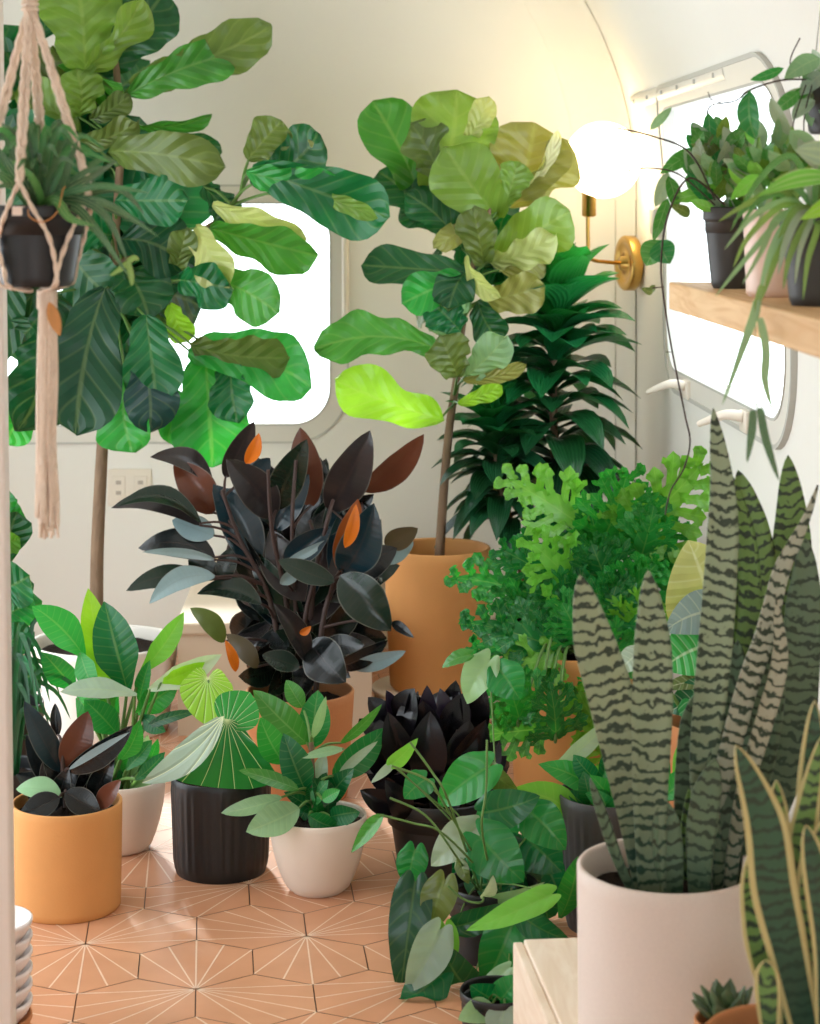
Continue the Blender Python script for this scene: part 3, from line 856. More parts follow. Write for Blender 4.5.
# ------------------------------------------------------------------ fiddle leaf fig, centre, on its white stand
Y0 = 5.5
sx = (437 - CX) * Y0 / F
t = thing('plant_stand', (sx, Y0, 0), 'round white stand under the ochre pot of the middle fig tree', 'plant stand')
mb = MB(); mb.lathe([(0.165, 0), (0.170, 0.004), (0.170, 0.060), (0.166, 0.066), (0.0005, 0.066)], t.location, 56); mb.build('drum', MAT['stand'], t)
mb = MB(); mb.lathe([(0.172, 0.066), (0.178, 0.068), (0.178, 0.075), (0.175, 0.077), (0.0005, 0.0772)], t.location, 56); mb.build('saucer_top', MAT['stand'], t)
r = floor_root('fiddle_leaf_fig', 437, Y0, 'slim fiddle leaf fig tree in a tall ochre pot at the centre of the back', 'plant', z=0.0775)
pot(r, sx, Y0, 0.0775, 0.146, 0.128, 0.375, MAT['ochre'], 0.010, soil_drop=0.06, seg=64)
tl = smooth([Vector((sx + .005, Y0, 0.40)), P(443, 500, Y0), P(449, 430, Y0), P(457, 376, Y0), P(462, 330, Y0), P(470, 275, Y0), P(485, 235, Y0), P(490, 200, Y0)], 5)
mb = MB(); mb.tube(tl, 0.0135, 0.006, 10); mb.build('trunk', MAT['bark'], r)
mb = MB(); st = MB(); pet = Pet(tl[12:], 0.0036)
fill(mb, 470, 250, 55, 75, Y0 + .2, 0.06, 16, 70, 46, ['dark', 'deep', 'olive', 'mid'], 'fig', P(468, 290, Y0), wave=0.05)
leaves(mb, '''
422 200 372 98 62 mid 10
430 225 378 170 50 dark 20
445 225 400 205 34 dark
510 208 534 120 84 khaki 5
520 195 568 138 44 khaki 40
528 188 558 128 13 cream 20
436 205 456 86 88 light 0
445 190 410 120 46 olive 35
466 142 489 94 26 pale 10
470 226 434 247 24 khaki
463 250 404 190 40 dark
500 218 444 143 70 light -5
505 205 518 160 34 light 20
487 262 570 208 58 light 20
488 262 556 232 34 pale 30
484 265 473 205 40 olive
500 270 545 262 34 khaki
480 302 545 284 42 khaki
470 270 448 310 40 dark
470 300 430 330 30 sgrn
478 300 500 340 36 dark
468 272 361 262 40 dark 30
466 278 402 302 42 bright 10
466 256 500 296 18 pale 40
461 332 430 300 44 deep
463 380 527 362 16 khaki 20
466 376 506 334 38 sgrn
458 404 502 384 20 lime
458 377 440 333 46 olive 10
440 350 314 346 48 mid 25 .02 -.10
444 420 334 376 52 lime 20 .05 .05
''', Y0, 0.30, 'fig', bend=0.12, fold=0.16, wave=0.11, jr=0.5, tipdy=0.12, nu=10, nv=18, droop=.03, base=st, pet=pet)
mb.build('foliage', MAT['fig'], r); st.build('leaf_stalks', MAT['stem'], r)

# ------------------------------------------------------------------ big burgundy rubber plant
Y0 = 4.75
r = floor_root('rubber_plant', 300, Y0, 'big burgundy rubber plant with glossy near-black leaves in a terracotta pot', 'plant')
rx = r.location.x
pot(r, rx, Y0, 0, 0.128, 0.112, 0.245, MAT['terra'], 0.009)
mb = MB()
stems = []
for bx, pts in ((-.03, [(270, 600), (240, 540), (222, 490)]), (-.01, [(286, 600), (272, 530), (268, 470)]), (.0, [(296, 610), (292, 530), (296, 460)]), (.02, [(312, 600), (325, 530), (333, 500)]), (.035, [(325, 610), (345, 570), (362, 520)]), (.0, [(305, 620), (318, 560), (310, 520)])):
    s = smooth([Vector((rx + bx, Y0 + rng.uniform(-.03, .03), 0.21))] + [P(x, y, Y0 + rng.uniform(-.04, .04)) for x, y in pts], 5)
    stems += s; mb.tube(s, 0.007, 0.004, 8)
mb.build('stems', MAT['darkstem'], r)
mb = MB(); st = MB(); pet = Pet(stems, 0.0032, 0.02)
sb = P(300, 640, Y0)
fill(mb, 303, 592, 70, 78, Y0 + .13, 0.10, 85, 72, 34, ['rblk', 'rblk', 'rblu', 'rgrn', 'rgry'], 'ell', sb, fold=0.2)
fill(mb, 288, 515, 52, 40, Y0 + .17, 0.07, 30, 66, 32, ['rblk', 'rblu', 'rgrn', 'rblk', 'rgry'], 'ell', sb, fold=0.2)
fill(mb, 295, 655, 50, 25, Y0 + .02, 0.08, 26, 55, 24, ['rblk', 'rblk', 'rgrn'], 'ell', sb, fold=0.2)
leaves(mb, '''
213 486 150 457 24 rgry 30 .1 -.12
362 492 424 434 30 rbrn 20 .05 -.05
312 508 300 427 36 rbrn
250 482 270 458 20 rblu
345 512 374 494 22 rblk
225 478 254 421 26 rgry 20
214 514 174 461 38 rbrn 5
275 532 309 474 32 rblu
330 512 370 430 44 rgry 10
276 510 307 439 36 rgrn 10
275 518 226 459 40 rgry 0
256 570 213 484 42 rblu 10
385 546 418 528 24 rkhk
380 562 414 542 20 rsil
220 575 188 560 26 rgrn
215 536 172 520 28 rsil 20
222 582 234 546 22 rgrn
202 526 111 508 26 rgry 25 .05 -.16
202 524 116 507 20 rgrn 45 .10 -.20
216 558 138 548 32 rblk 25 .08 -.10
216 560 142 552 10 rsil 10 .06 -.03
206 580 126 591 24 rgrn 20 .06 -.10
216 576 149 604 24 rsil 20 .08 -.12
262 604 197 594 24 rgrn 25 .06 -.14
225 642 190 608 22 olive 20
283 562 330 528 30 rblu 10
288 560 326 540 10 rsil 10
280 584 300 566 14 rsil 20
350 582 397 548 34 rblk
343 574 374 503 46 rblu 5
340 572 358 499 28 rort 30
335 582 278 560 24 rgrn 25
340 575 391 631 46 rgrn 10
392 622 414 638 11 rblk
310 642 346 682 46 rblk
308 662 273 603 24 rgry 25
335 668 388 640 20 rblk
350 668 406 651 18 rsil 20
258 668 226 634 20 rkhk 25
300 668 262 655 22 rgrn 30
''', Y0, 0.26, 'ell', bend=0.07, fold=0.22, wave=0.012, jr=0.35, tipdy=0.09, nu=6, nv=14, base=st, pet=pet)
mb.build('foliage', MAT['rubber'], r); st.build('leaf_stalks', MAT['darkstem'], r)
mb = MB()
for row in ('246 464 259 433 15', '236 672 225 640 11', '300 634 311 626 8', '345 548 356 504 14'):
    bx, by, tx, ty, w_ = map(float, row.split())
    leaf(mb, P(bx, by, Y0 - .15), P(tx, ty, Y0 - .16), w_ * Y0 / F, 'ell', R(20), bend=0.08, fold=0.5, col=COL['rora'])
tag(mb.build('young_leaves', MAT['rubber'], r), 'small orange unfurling leaves')

# ------------------------------------------------------------------ dark green dracaena
Y0 = 5.62
r = floor_root('dracaena', 545, Y0, 'tall dark green dracaena with dense whorled leaves behind the lobed philodendron', 'plant')
rx = r.location.x
pot(r, rx, Y0, 0, 0.125, 0.105, 0.24, MAT['black'], 0.005, shape='nursery')
canes = [[Vector((rx + .02, Y0, 0.2)), P(552, 540, Y0), P(555, 470, Y0), P(553, 390, Y0), P(557, 330, Y0), P(559, 302, Y0)],
         [Vector((rx - .03, Y0 - .02, 0.2)), P(520, 560, Y0 - .05), P(504, 500, Y0 - .08), P(496, 450, Y0 - .08), P(493, 420, Y0 - .08)]]
mb = MB(); cl = [smooth(c, 10) for c in canes]
for c in cl: mb.tube(c, 0.014, 0.009, 10)
mb.build('canes', MAT['bark'], r)
mb = MB()
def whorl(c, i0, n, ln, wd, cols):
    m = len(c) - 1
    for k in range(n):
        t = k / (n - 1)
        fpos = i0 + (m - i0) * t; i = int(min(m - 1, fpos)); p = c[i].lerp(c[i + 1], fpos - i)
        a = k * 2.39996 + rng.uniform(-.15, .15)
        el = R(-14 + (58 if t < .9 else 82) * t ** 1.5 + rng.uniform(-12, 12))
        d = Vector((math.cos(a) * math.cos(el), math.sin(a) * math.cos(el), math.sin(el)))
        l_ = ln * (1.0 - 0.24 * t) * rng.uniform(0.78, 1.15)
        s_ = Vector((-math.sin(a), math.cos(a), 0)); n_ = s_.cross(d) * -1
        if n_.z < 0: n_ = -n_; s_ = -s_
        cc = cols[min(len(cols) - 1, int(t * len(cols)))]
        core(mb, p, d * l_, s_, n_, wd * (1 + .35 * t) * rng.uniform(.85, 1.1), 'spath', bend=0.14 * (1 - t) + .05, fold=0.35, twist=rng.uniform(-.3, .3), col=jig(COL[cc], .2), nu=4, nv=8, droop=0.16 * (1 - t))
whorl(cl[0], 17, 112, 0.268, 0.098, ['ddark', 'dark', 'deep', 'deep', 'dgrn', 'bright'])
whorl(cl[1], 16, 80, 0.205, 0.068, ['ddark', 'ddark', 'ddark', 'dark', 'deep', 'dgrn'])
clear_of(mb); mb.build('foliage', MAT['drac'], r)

# ------------------------------------------------------------------ lobed philodendron in the terracotta pot
def lobed(mb, P0, P1, w, roll, col, nl=6, ruffle=0.10, bend=0.08, body=0.42):
    A, S, Nn = frame(P0, P1, roll); Ln = A.length; a = A / Ln
    core(mb, P0, A, S, Nn, w * body, 'heart', bend=bend, fold=0.12, wave=ruffle * .35, nwave=3, lobe=0.10, col=col, nu=6, nv=12)
    for sd in (-1, 1):
        for i in range(nl):
            t = (i + 0.35) / nl
            env = (0.55 + 0.75 * math.sin(math.pi * min(1, 0.22 + t * 0.72))) * (1 - 0.35 * t)
            hb = w * body * 0.5 * PROF['heart'](t) * 0.55
            p = P0 + A * t + Nn * (bend * Ln * 4 * t * (1 - t)) + S * (sd * hb)
            an = R(78 - 52 * t + rng.uniform(-10, 10)); el = rng.uniform(-0.15, 0.75)
            d = (a * math.cos(an) + S * (sd * math.sin(an)) + Nn * el).normalized()
            l_ = w * 0.5 * env * rng.uniform(0.8, 1.15); sl = d.cross(Nn).normalized(); nl_ = sl.cross(d) * 1.0
            if nl_.dot(Nn) < 0: nl_ = -nl_; sl = -sl
            lw = Ln / nl * 1.0
            core(mb, p, d * l_, sl, nl_, lw, 'lobe', bend=rng.uniform(-.05, .12), fold=0.1, wave=ruffle, nwave=rng.choice((2, 3)), seed=rng.uniform(0, 6), col=jig(col, .08), nu=4, nv=8)
            for q in (-1, 1):        # the lobe is notched again into fingers
                d2 = (d * 0.8 + sl * (q * 0.62)).normalized(); s2 = d2.cross(nl_).normalized(); n2 = s2.cross(d2)
                if n2.dot(nl_) < 0: n2 = -n2; s2 = -s2
                core(mb, p + d * (l_ * rng.uniform(.45, .62)), d2 * l_ * rng.uniform(.32, .5), s2, n2, lw * .55, 'lobe', bend=.05, fold=0.1, wave=ruffle, nwave=2, seed=rng.uniform(0, 6), col=jig(col, .08), nu=2, nv=5)
Y0 = 4.8
r = floor_root('lobed_philodendron', 573, Y0, 'bushy bright green philodendron with deeply lobed ruffled leaves in a big terracotta pot', 'plant')
rx = r.location.x
pot(r, rx, Y0, 0, 0.157, 0.140, 0.335, MAT['ochre'], 0.011, seg=64)
mb = MB(); st = MB()
src = Vector((rx, Y0, 0.33))
spec = '''
600 600 690 560 56 dgrn 10 .1
560 560 540 505 50 deep 20 .1
600 560 590 510 50 dgrn 10 .1
640 575 680 520 55 bright 0 .1
600 545 628 470 62 bright 15 .12
585 528 506 478 56 lgrn 20 .05
628 540 704 462 66 lgrn 10 .05
640 560 655 500 48 bright 10 .1
560 585 498 548 52 dgrn 15 .1
545 600 448 578 46 bright 30 .1
580 590 528 540 56 lgrn 10 .1
610 590 590 540 56 dgrn 0 .1
620 600 660 560 50 bright 10 .1
560 620 500 600 56 bright 0 .1
590 625 540 590 56 dgrn 10 .1
600 640 618 580 64 dgrn 0 .1
636 640 600 582 52 bright 10 .1
630 625 655 600 46 lgrn 10 .1
580 640 560 600 50 bright 10 .1
560 650 462 622 50 dgrn 20 .1
548 660 470 645 44 dgrn 20 .1
565 660 500 672 40 lgrn 30 .1
590 660 640 640 46 bright 20 .1
605 745 575 685 52 lgrn 0 .1
615 760 590 715 46 lgrn 0 .1
590 720 600 670 40 bright 0 .1
540 705 474 685 46 bright 10 .08
545 728 458 738 44 mid 0 .08
520 722 500 668 40 bright 20 .08
556 738 548 676 40 dgrn 20 .08
'''
rows = spec.strip().splitlines(); n = len(rows)
for i, row in enumerate(rows):
    bx, by, tx, ty, w_, c, rl, bd = row.split()
    Y = Y0 + 0.16 - 0.42 * i / n - (0.05 if i >= n - 7 else 0)
    p0, p1 = P(float(bx), float(by), Y), P(float(tx), float(ty), Y - rng.uniform(-.02, .05))
    lobed(mb, p0, p1, float(w_) * Y / F * 1.15, R(float(rl)), jig(COL[c], .12), nl=7, ruffle=0.2, bend=float(bd))
    s0 = src + Vector((rng.uniform(-.04, .04), rng.uniform(-.04, .04), 0)); mid = (s0 + p0) * .5 + Vector((0, 0, 0.04 if p0.z > .3 else 0.09))
    st.tube(smooth([s0, mid, p0, p0 + (p1 - p0) * .1], 5), 0.0045, 0.003, 6)
fill(mb, 590, 595, 70, 40, Y0 + .05, 0.08, 34, 46, 24, ['deep', 'dgrn', 'bright'], 'lobe', src, wave=.12)
clear_of(mb); mb.build('foliage', MAT['hope'], r); st.build('leaf_stalks', MAT['stem'], r)
# ------------------------------------------------------------------ small rubber plant in the ochre pot
Y0 = 4.0
r = floor_root('rubber_plant', 67, Y0, 'small burgundy rubber plant with dark upright leaves in a squat ochre pot', 'plant')
rx = r.location.x
pot(r, rx, Y0, 0, 0.109, 0.106, 0.208, MAT['ochre'], 0.007, soil_drop=0.018, seg=64)
mb = MB(); s = smooth([Vector((rx, Y0, .18)), P(63, 770, Y0), P(62, 740, Y0)], 5); mb.tube(s, 0.006, 0.004, 8); st = mb
mb = MB(); pet = Pet(s, .003, .01)
fill(mb, 66, 785, 42, 22, Y0 + .02, .05, 14, 46, 24, ['rblk', 'rblk', 'rgry'], 'ell', P(64, 815, Y0), fold=.2)
leaves(mb, '''
58 736 55 703 12 rblk
60 790 26 735 30 rblk
90 802 114 754 24 rblk
65 796 42 744 26 rblk
62 772 24 701 27 rblu 15
64 768 88 711 33 rbrn 10
66 772 133 725 26 rblk 10 .04 -.06
68 770 130 732 8 rsil 10
98 807 121 780 20 rbrn
62 797 16 789 24 sgrn 30
65 792 100 812 28 rblk
60 797 20 815 26 rblk
''', Y0, .10, 'ell', bend=.06, fold=.18, jr=.3, tipdy=.04, nv=14, base=st, pet=pet)
mb.build('foliage', MAT['rubber'], r); st.build('stem', MAT['darkstem'], r)

# ------------------------------------------------------------------ broad-leaved lily in the white pot behind it
Y0 = 4.36
r = floor_root('peace_lily', 119, Y0, 'bright green peace lily in a rounded white pot behind the ochre pot', 'plant')
rx = r.location.x
pot(r, rx, Y0, 0, 0.100, 0.062, 0.152, MAT['whitepot'], 0.006, shape='round')
mb = MB(); st = MB(); s0 = Vector((rx, Y0, .13))
class PetR:
    r = 0.004
    def __init__(s, src, sp=.02, r=.004): s.src = src; s.sp = sp; s.r = r
    def __call__(s, p): return s.src + Vector((rng.uniform(-s.sp, s.sp), rng.uniform(-s.sp, s.sp), 0))
fill(mb, 125, 765, 30, 25, Y0, .06, 22, 34, 12, ['deep', 'dgrn', 'bright', 'sgrn'], 'spath', s0)
leaves(mb, '''
118 715 96 640 27 dgrn
110 720 78 640 32 mid
75 690 42 652 27 dgrn
97 692 88 588 30 lime 5 .03
106 690 100 640 24 lime
139 702 150 660 15 dgrn
140 674 184 612 23 lgrn 10
128 692 104 601 44 deep -5
85 658 32 606 34 bright 20
80 652 95 692 22 bright 20
136 714 178 685 27 bright 15
77 697 112 726 32 bright
118 735 84 700 29 dgrn
142 715 166 732 17 deep
142 730 200 711 11 dark
148 690 222 654 24 white 25
160 682 205 662 17 lime 30
137 695 60 692 21 silv 25
120 760 140 720 20 bright
126 770 152 740 17 dgrn
112 770 92 745 17 dgrn
135 780 165 752 15 deep
''', Y0, .20, 'spath', bend=.08, fold=.2, jr=.3, tipdy=.05, wave=.02, base=st, pet=PetR(s0))
mb.build('foliage', MAT['lily'], r); st.build('leaf_stalks', MAT['stem'], r)

# ------------------------------------------------------------------ veined philodendron in the ribbed black pot
Y0 = 4.22
r = floor_root('velvet_philodendron', 221, Y0, 'philodendron with one big pale-veined leaf draped over a ribbed black pot', 'plant')
rx = r.location.x
pot(r, rx, Y0, 0, 0.104, 0.097, 0.200, MAT['black'], 0.003, shape='ribbed', soil_drop=.03)
mb = MB(); st = MB(); s0 = Vector((rx, Y0, .16))
Yl = Y0 - .12
leaf(mb, P(208, 678, Y0 + .05), P(204, 724, Y0 + .03), 54 * Y0 / F, 'heart', R(10), lobe=.22, col=COL['lime'], fold=.1, nu=10)
leaf(mb, P(227, 719, Yl), P(218, 788, Yl - .005), 114 * Y0 / F, 'tent', R(-6), col=COL['dgrn'], fold=-.10, cup=-.14, bend=.10, nu=16, nv=18, wave=.02)
leaf(mb, P(224, 716, Yl - .03), P(142, 783, Yl - .035), 30 * Y0 / F, 'ell', R(25), col=COL['silv'], fold=.1, bend=.02, curve=.10, nu=6)
leaf(mb, P(226, 729, Yl + .005), P(250, 692, Yl + .04), 50 * Y0 / F, 'ell', R(-10), col=COL['bright'], fold=.1, bend=.05, nu=8)
for p in (P(226, 728, Yl), P(208, 680, Y0 + .05)):
    st = MB(); st.tube(smooth([s0, (s0 + p) * .5 + Vector((.02, .02, .02)), p], 6), .004, .003, 8); st.build('leaf_stalk', MAT['stem'], r)
mb.build('foliage', MAT['glor'], r)

# ------------------------------------------------------------------ upright philodendron in the white pot
Y0 = 4.1
r = floor_root('upright_philodendron', 318, Y0, 'leafy green philodendron on one upright stem in the foremost rounded white pot', 'plant')
rx = r.location.x
pot(r, rx, Y0, 0, 0.099, 0.056, 0.152, MAT['whitepot'], 0.005, shape='round', soil_drop=.012)
mb = MB(); s = smooth([Vector((rx - .005, Y0, .125)), P(313, 790, Y0), P(311, 742, Y0)], 6); mb.tube(s, .0075, .005, 8); mb.build('stem', MAT['bark'], r)
mb = MB(); st = MB(); pet = Pet(s, .003, .015)
fill(mb, 318, 790, 34, 28, Y0 + .02, .05, 18, 36, 16, ['dgrn', 'deep', 'dark'], 'ell', P(316, 815, Y0))
leaves(mb, '''
303 708 286 680 20 mid
314 748 318 690 34 dgrn 5
308 744 253 690 33 mid 10
318 792 325 752 18 silv
325 802 354 768 24 deep
340 744 382 704 11 mid 30
332 778 384 728 32 dgrn 15 .08
338 776 378 741 10 silv 10
285 764 260 717 30 bright 0
306 792 283 733 34 deep 10
313 738 326 696 11 sgrn 20
345 749 301 758 10 sgrn 20
300 790 238 770 16 mid 30
283 797 221 813 18 sgrn 25 .06 .06
330 817 360 812 22 deep 20
308 815 340 828 22 dgrn 20
300 808 246 832 34 sgrn 10 .1 .04
322 800 340 790 14 bright
''', Y0, .17, 'ell', bend=.08, fold=.2, jr=.3, tipdy=.05, wave=.015, base=st, pet=pet)
mb.build('foliage', MAT['birkin'], r); st.build('leaf_stalks', MAT['stem'], r)

# ------------------------------------------------------------------ near-black leaved plant
Y0 = 4.2
r = floor_root('black_leaf_plant', 440, Y0, 'purple-black leafy plant in a plain black pot in front of the white stand', 'plant')
rx = r.location.x
pot(r, rx, Y0, 0, 0.115, 0.085, 0.165, MAT['black'], 0.004, shape='nursery')
mb = MB(); ss = []
for dx, x, y in ((-.02, 405, 740), (.0, 432, 735), (.025, 458, 730)):
    s = smooth([Vector((rx + dx, Y0, .13)), P((x + 440) / 2, 790, Y0), P(x, y, Y0)], 4); ss += s; mb.tube(s, .006, .004, 8)
st = mb
mb = MB(); s0 = P(432, 800, Y0)
fill(mb, 432, 760, 66, 60, Y0 + .03, .09, 70, 52, 27, ['zblk', 'zblk', 'zblk', 'zpur'], 'ell', s0, fold=.25)
leaves(mb, '''
445 738 456 680 30 zblk
470 740 486 690 30 zblk
400 728 368 697 28 zblk 0 .1
400 724 386 690 18 zpur 20
412 742 411 690 24 zblk
430 735 427 685 22 zpur 10
442 735 440 688 20 zpur 30
395 775 365 735 30 zblk
470 790 500 740 32 zblk
410 770 388 712 34 zblk
452 780 470 720 34 zblk
430 782 430 711 42 zblk 0
400 810 360 790 26 zblk
440 820 450 770 34 zblk
405 820 385 780 28 zblk
''', Y0, .2, 'ell', bend=.1, fold=.25, jr=.3, tipdy=.05, base=st, pet=Pet(ss, .003, .01))
mb.build('foliage', MAT['zz'], r); st.build('stems', MAT['darkstem'], r)

# ------------------------------------------------------------------ heart-leaf philodendron tumbling to the floor
Y0 = 3.72
r = floor_root('heartleaf_philodendron', 492, 3.74, 'heart-leaved philodendron tumbling over its dark pot onto the tiles left of the crate', 'plant')
rx = r.location.x
pot(r, rx, 3.74, 0, 0.085, 0.066, 0.135, MAT['black'], 0.004, shape='nursery')
mb = MB(); st = MB(); s0 = Vector((rx, 3.76, .125))
class PetH(PetR):
    share = 0.3
    def __call__(s, p): return s.src + Vector((rng.uniform(-.04, .04), rng.uniform(-.04, .03), 0))
leaves(mb, '''
500 880 470 915 40 dgrn
530 880 550 925 44 deep
470 850 455 890 30 deep
545 860 565 905 40 deep
500 940 530 985 44 ddark
480 940 470 985 40 deep
490 660 467 704 34 sgrn 20
500 670 520 700 40 dgrn 10
470 655 442 668 14 mid 40
490 832 520 794 46 dgrn
425 780 404 799 30 dgrn
415 850 409 888 32 dgrn 0
525 836 562 872 52 deep
500 850 540 890 46 ddark
478 880 520 900 46 deep
490 768 518 790 22 olive 30
490 766 438 806 44 bright 10
392 764 371 783 9 silv
392 764 418 738 16 lgrn 20
476 828 431 866 38 silv 10
530 812 566 850 44 dgrn 5
486 812 540 796 40 deep 10
480 836 524 882 54 dgrn 5
482 900 545 882 12 sgrn 30
485 896 493 875 13 white 30
460 862 469 884 14 olive 20
415 882 400 994 42 ddark 10
445 880 432 930 36 olive 5
455 926 502 904 26 dark 20
445 925 450 972 26 lgrn
470 990 440 940 40 dark
515 918 484 988 48 dgrn 0
520 914 570 940 28 deep 20
440 930 406 992 40 silv -5
441 974 398 1010 40 deep 5
552 894 466 931 26 lgrn 30 .05 .05
510 968 462 1026 18 sgrn 30
514 985 485 1030 32 silv 10
''', Y0, .42, 'heart', bend=.10, fold=.16, jr=.3, tipdy=.04, lobe=.26, wave=.02, nu=12, nv=16, base=st, pet=PetH(s0, .03, .0017))
for pts in ([(380, 815), (412, 823), (445, 835)], [(392, 766), (428, 780), (442, 800)], [(410, 742), (432, 772), (448, 800)], [(390, 798), (425, 815), (452, 850)], [(448, 886), (465, 900), (482, 902)], [(487, 740), (486, 790), (482, 830)]):
    st.tube(smooth([P(x, y, Y0 - .12) for x, y in pts] + [s0 + Vector((rng.uniform(-.03, .03), -.03, 0))], 6), .0021, .0021, 6)
leaf(mb, P(384, 814, Y0 - .12), P(351, 853, Y0 - .10), 15 * Y0 / F, 'lan', R(30), col=COL['mid'], fold=.4)
clear_of(mb, False, True); clear_of(st, False, True); mb.build('foliage', MAT['heart'], r); st.build('leaf_stalks', MAT['stem'], r)
r = floor_root('heartleaf_philodendron', 497, 3.36, 'little philodendron in a small black pot beside the crate at the foot of the picture', 'plant')
pot(r, r.location.x, 3.36, 0, 0.062, 0.048, 0.085, MAT['black'], 0.003, shape='nursery')
mb = MB(); st = MB(); s0 = Vector((r.location.x, 3.36, .07))
leaves(mb, '''
495 1000 470 985 30 deep
500 1000 520 975 30 dgrn
490 1010 458 1020 26 sgrn
505 1010 500 1045 34 silv
''', 3.33, .08, 'heart', lobe=.15, nu=8, base=st, pet=PetR(s0, .015, .002))
clear_of(mb, False, True); clear_of(st, False, True); mb.build('foliage', MAT['heart'], r); st.build('leaf_stalks', MAT['stem'], r)

# ------------------------------------------------------------------ pale-tipped lily in the ribbed grey pot
Y0 = 3.9
r = floor_root('peace_lily', 612, Y0, 'lime green peace lily with arching leaves behind the big white pot', 'plant')
rx = r.location.x
pot(r, rx, Y0, 0, 0.104, 0.090, 0.255, MAT['grey'], 0.004, shape='ribbed')
mb = MB(); st = MB(); s0 = Vector((rx, Y0, .22))
fill(mb, 610, 790, 40, 40, Y0, .06, 26, 46, 20, ['deep', 'dgrn', 'bright'], 'spath', s0)
leaves(mb, '''
640 800 660 740 30 dgrn
625 802 594 766 24 lgrn
552 767 610 718 18 silv 20
612 806 538 764 27 bright 15 .12 -.06
620 815 590 775 24 bright
590 832 506 792 32 lgrn 10 .10 -.12
612 830 598 790 24 dgrn
560 918 578 856 28 bright 15
690 800 682 738 34 lgrn 5
660 800 700 770 26 bright
''', Y0, .24, 'spath', bend=.1, fold=.18, jr=.3, tipdy=.05, base=st, pet=PetR(s0))
mb.build('foliage', MAT['lily'], r); st.build('leaf_stalks', MAT['stem'], r)

# ------------------------------------------------------------------ ribbed-leaf philodendron seen between the snake plant's leaves
Y0 = 4.25
r = floor_root('ribbed_philodendron', 712, Y0, 'philodendron with broad grey ribbed leaves in a terracotta pot behind the snake plant', 'plant')
rx = r.location.x
pot(r, rx, Y0, 0, 0.100, 0.080, 0.30, MAT['terra'], 0.008)
mb = MB(); st = MB(); s0 = Vector((rx, Y0, .26))
leaves(mb, '''
735 548 752 570 20 dgrn
735 602 768 568 28 bright
716 618 688 540 92 pale 5 .08
748 640 762 596 36 dgrn
725 612 664 632 46 rsil 0 .05 -.1
760 660 735 610 36 silv
708 645 664 668 54 bright 15
705 680 660 690 16 olive 30
705 690 668 712 34 deep
690 700 700 730 30 dgrn
640 652 617 674 24 silv 20
744 700 764 680 34 dgrn
''', Y0, .20, 'heart', lobe=.12, bend=.08, fold=.08, jr=.2, nu=10, nv=14, base=st, pet=PetR(s0, .03))
clear_of(mb); mb.build('foliage', MAT['glor2'], r); st.build('leaf_stalks', MAT['stem'], r)

# ------------------------------------------------------------------ plants half hidden behind the post
Y0 = 4.7
r = floor_root('leafy_shrub', -8, Y0, 'green leafy shrub in a black pot behind the white post', 'plant')
rx = r.location.x
pot(r, rx, Y0, 0, 0.12, 0.095, 0.23, MAT['black'], 0.004, shape='nursery')
mb = MB(); s = smooth([Vector((rx, Y0, .19)), P(-4, 640, Y0), P(-6, 540, Y0), P(-10, 480, Y0)], 6); mb.tube(s, .008, .005, 8); st = mb
mb = MB()
fill(mb, -8, 600, 30, 90, Y0 + .05, .06, 20, 60, 42, ['dark', 'deep', 'dgrn'], 'fig', P(-6, 650, Y0), wave=.05)
leaves(mb, '''
-8 520 6 488 34 dgrn
-6 525 26 518 40 bright 15
-6 545 20 538 22 lgrn 40
-6 590 30 575 50 deep 10
-6 620 34 600 40 dgrn 10
-6 650 34 632 34 deep 10
0 690 40 670 34 dark
0 735 34 715 36 dark
''', Y0, .16, 'fig', wave=.05, base=st, pet=Pet(s, .003))
mb.build('foliage', MAT['fig'], r); st.build('stem', MAT['bark'], r)
Y0 = 4.42
r = floor_root('trailing_plant', 8, Y0, 'dark plant with thin arching grassy leaves squeezed between the post and the peace lily', 'plant')
rx = r.location.x
pot(r, rx, Y0, 0, 0.085, 0.065, 0.16, MAT['black'], 0.004, shape='nursery')
mb = MB(); s0 = Vector((rx, Y0, .14))
for k in range(46):
    a = rng.uniform(0, math.tau); rad = rng.uniform(.05, .14); hh = rng.uniform(.12, .34)
    d = Vector((math.cos(a), math.sin(a), 0))
    ribbon(mb, [s0 + d * .02, s0 + d * rad * .4 + Vector((0, 0, hh)), s0 + d * rad + Vector((0, 0, hh * .95)), s0 + d * rad * 1.35 + Vector((0, 0, hh * .6))], .010, 'grass', jig(COL[rng.choice(['deep', 'dark', 'ddark', 'dark'])]), fold=.3, nu=2, n=4)
mb.build('foliage', MAT['drac'], r)

# ------------------------------------------------------------------ stacked saucers / small pots at the lower left
def bowl_mesh(mat, c):
    mb = MB(); mb.lathe([(.046, 0), (.050, .002), (.066, .020), (.0735, .036), (.0735, .041), (.070, .042), (.062, .022), (.048, .006), (.0005, .005)], c, 48)
    return mb.build('stacked_bowl', mat)
bx, by = (-13 - CX) * 3.3 / F, 3.3
names = ['lowest', 'second lowest', 'third from the floor', 'third from the top', 'second from the top', 'topmost']
z = 0.0; first = bowl_mesh(MAT['terra'], (bx, by, 0))
tag(first, 'terracotta bowl at the very bottom of the stack behind the white post', 'bowl', 'stacked bowls behind the post')
o = first.copy(); C.objects.link(o); o.location.z += .026; z = .052
tag(o, 'terracotta bowl second from the floor in the stack', 'bowl', 'stacked bowls behind the post')
fw = bowl_mesh(MAT['bowl'], (bx, by, z))
for k, nm in enumerate(['lowest', 'second lowest', 'third lowest', 'third highest', 'second highest', 'topmost']):
    o = fw if k == 0 else fw.copy()
    if k: C.objects.link(o); o.location.z += .0262 * k
    tag(o, 'white glazed bowl, %s of the six white ones stacked behind the post' % nm, 'bowl', 'stacked bowls behind the post')
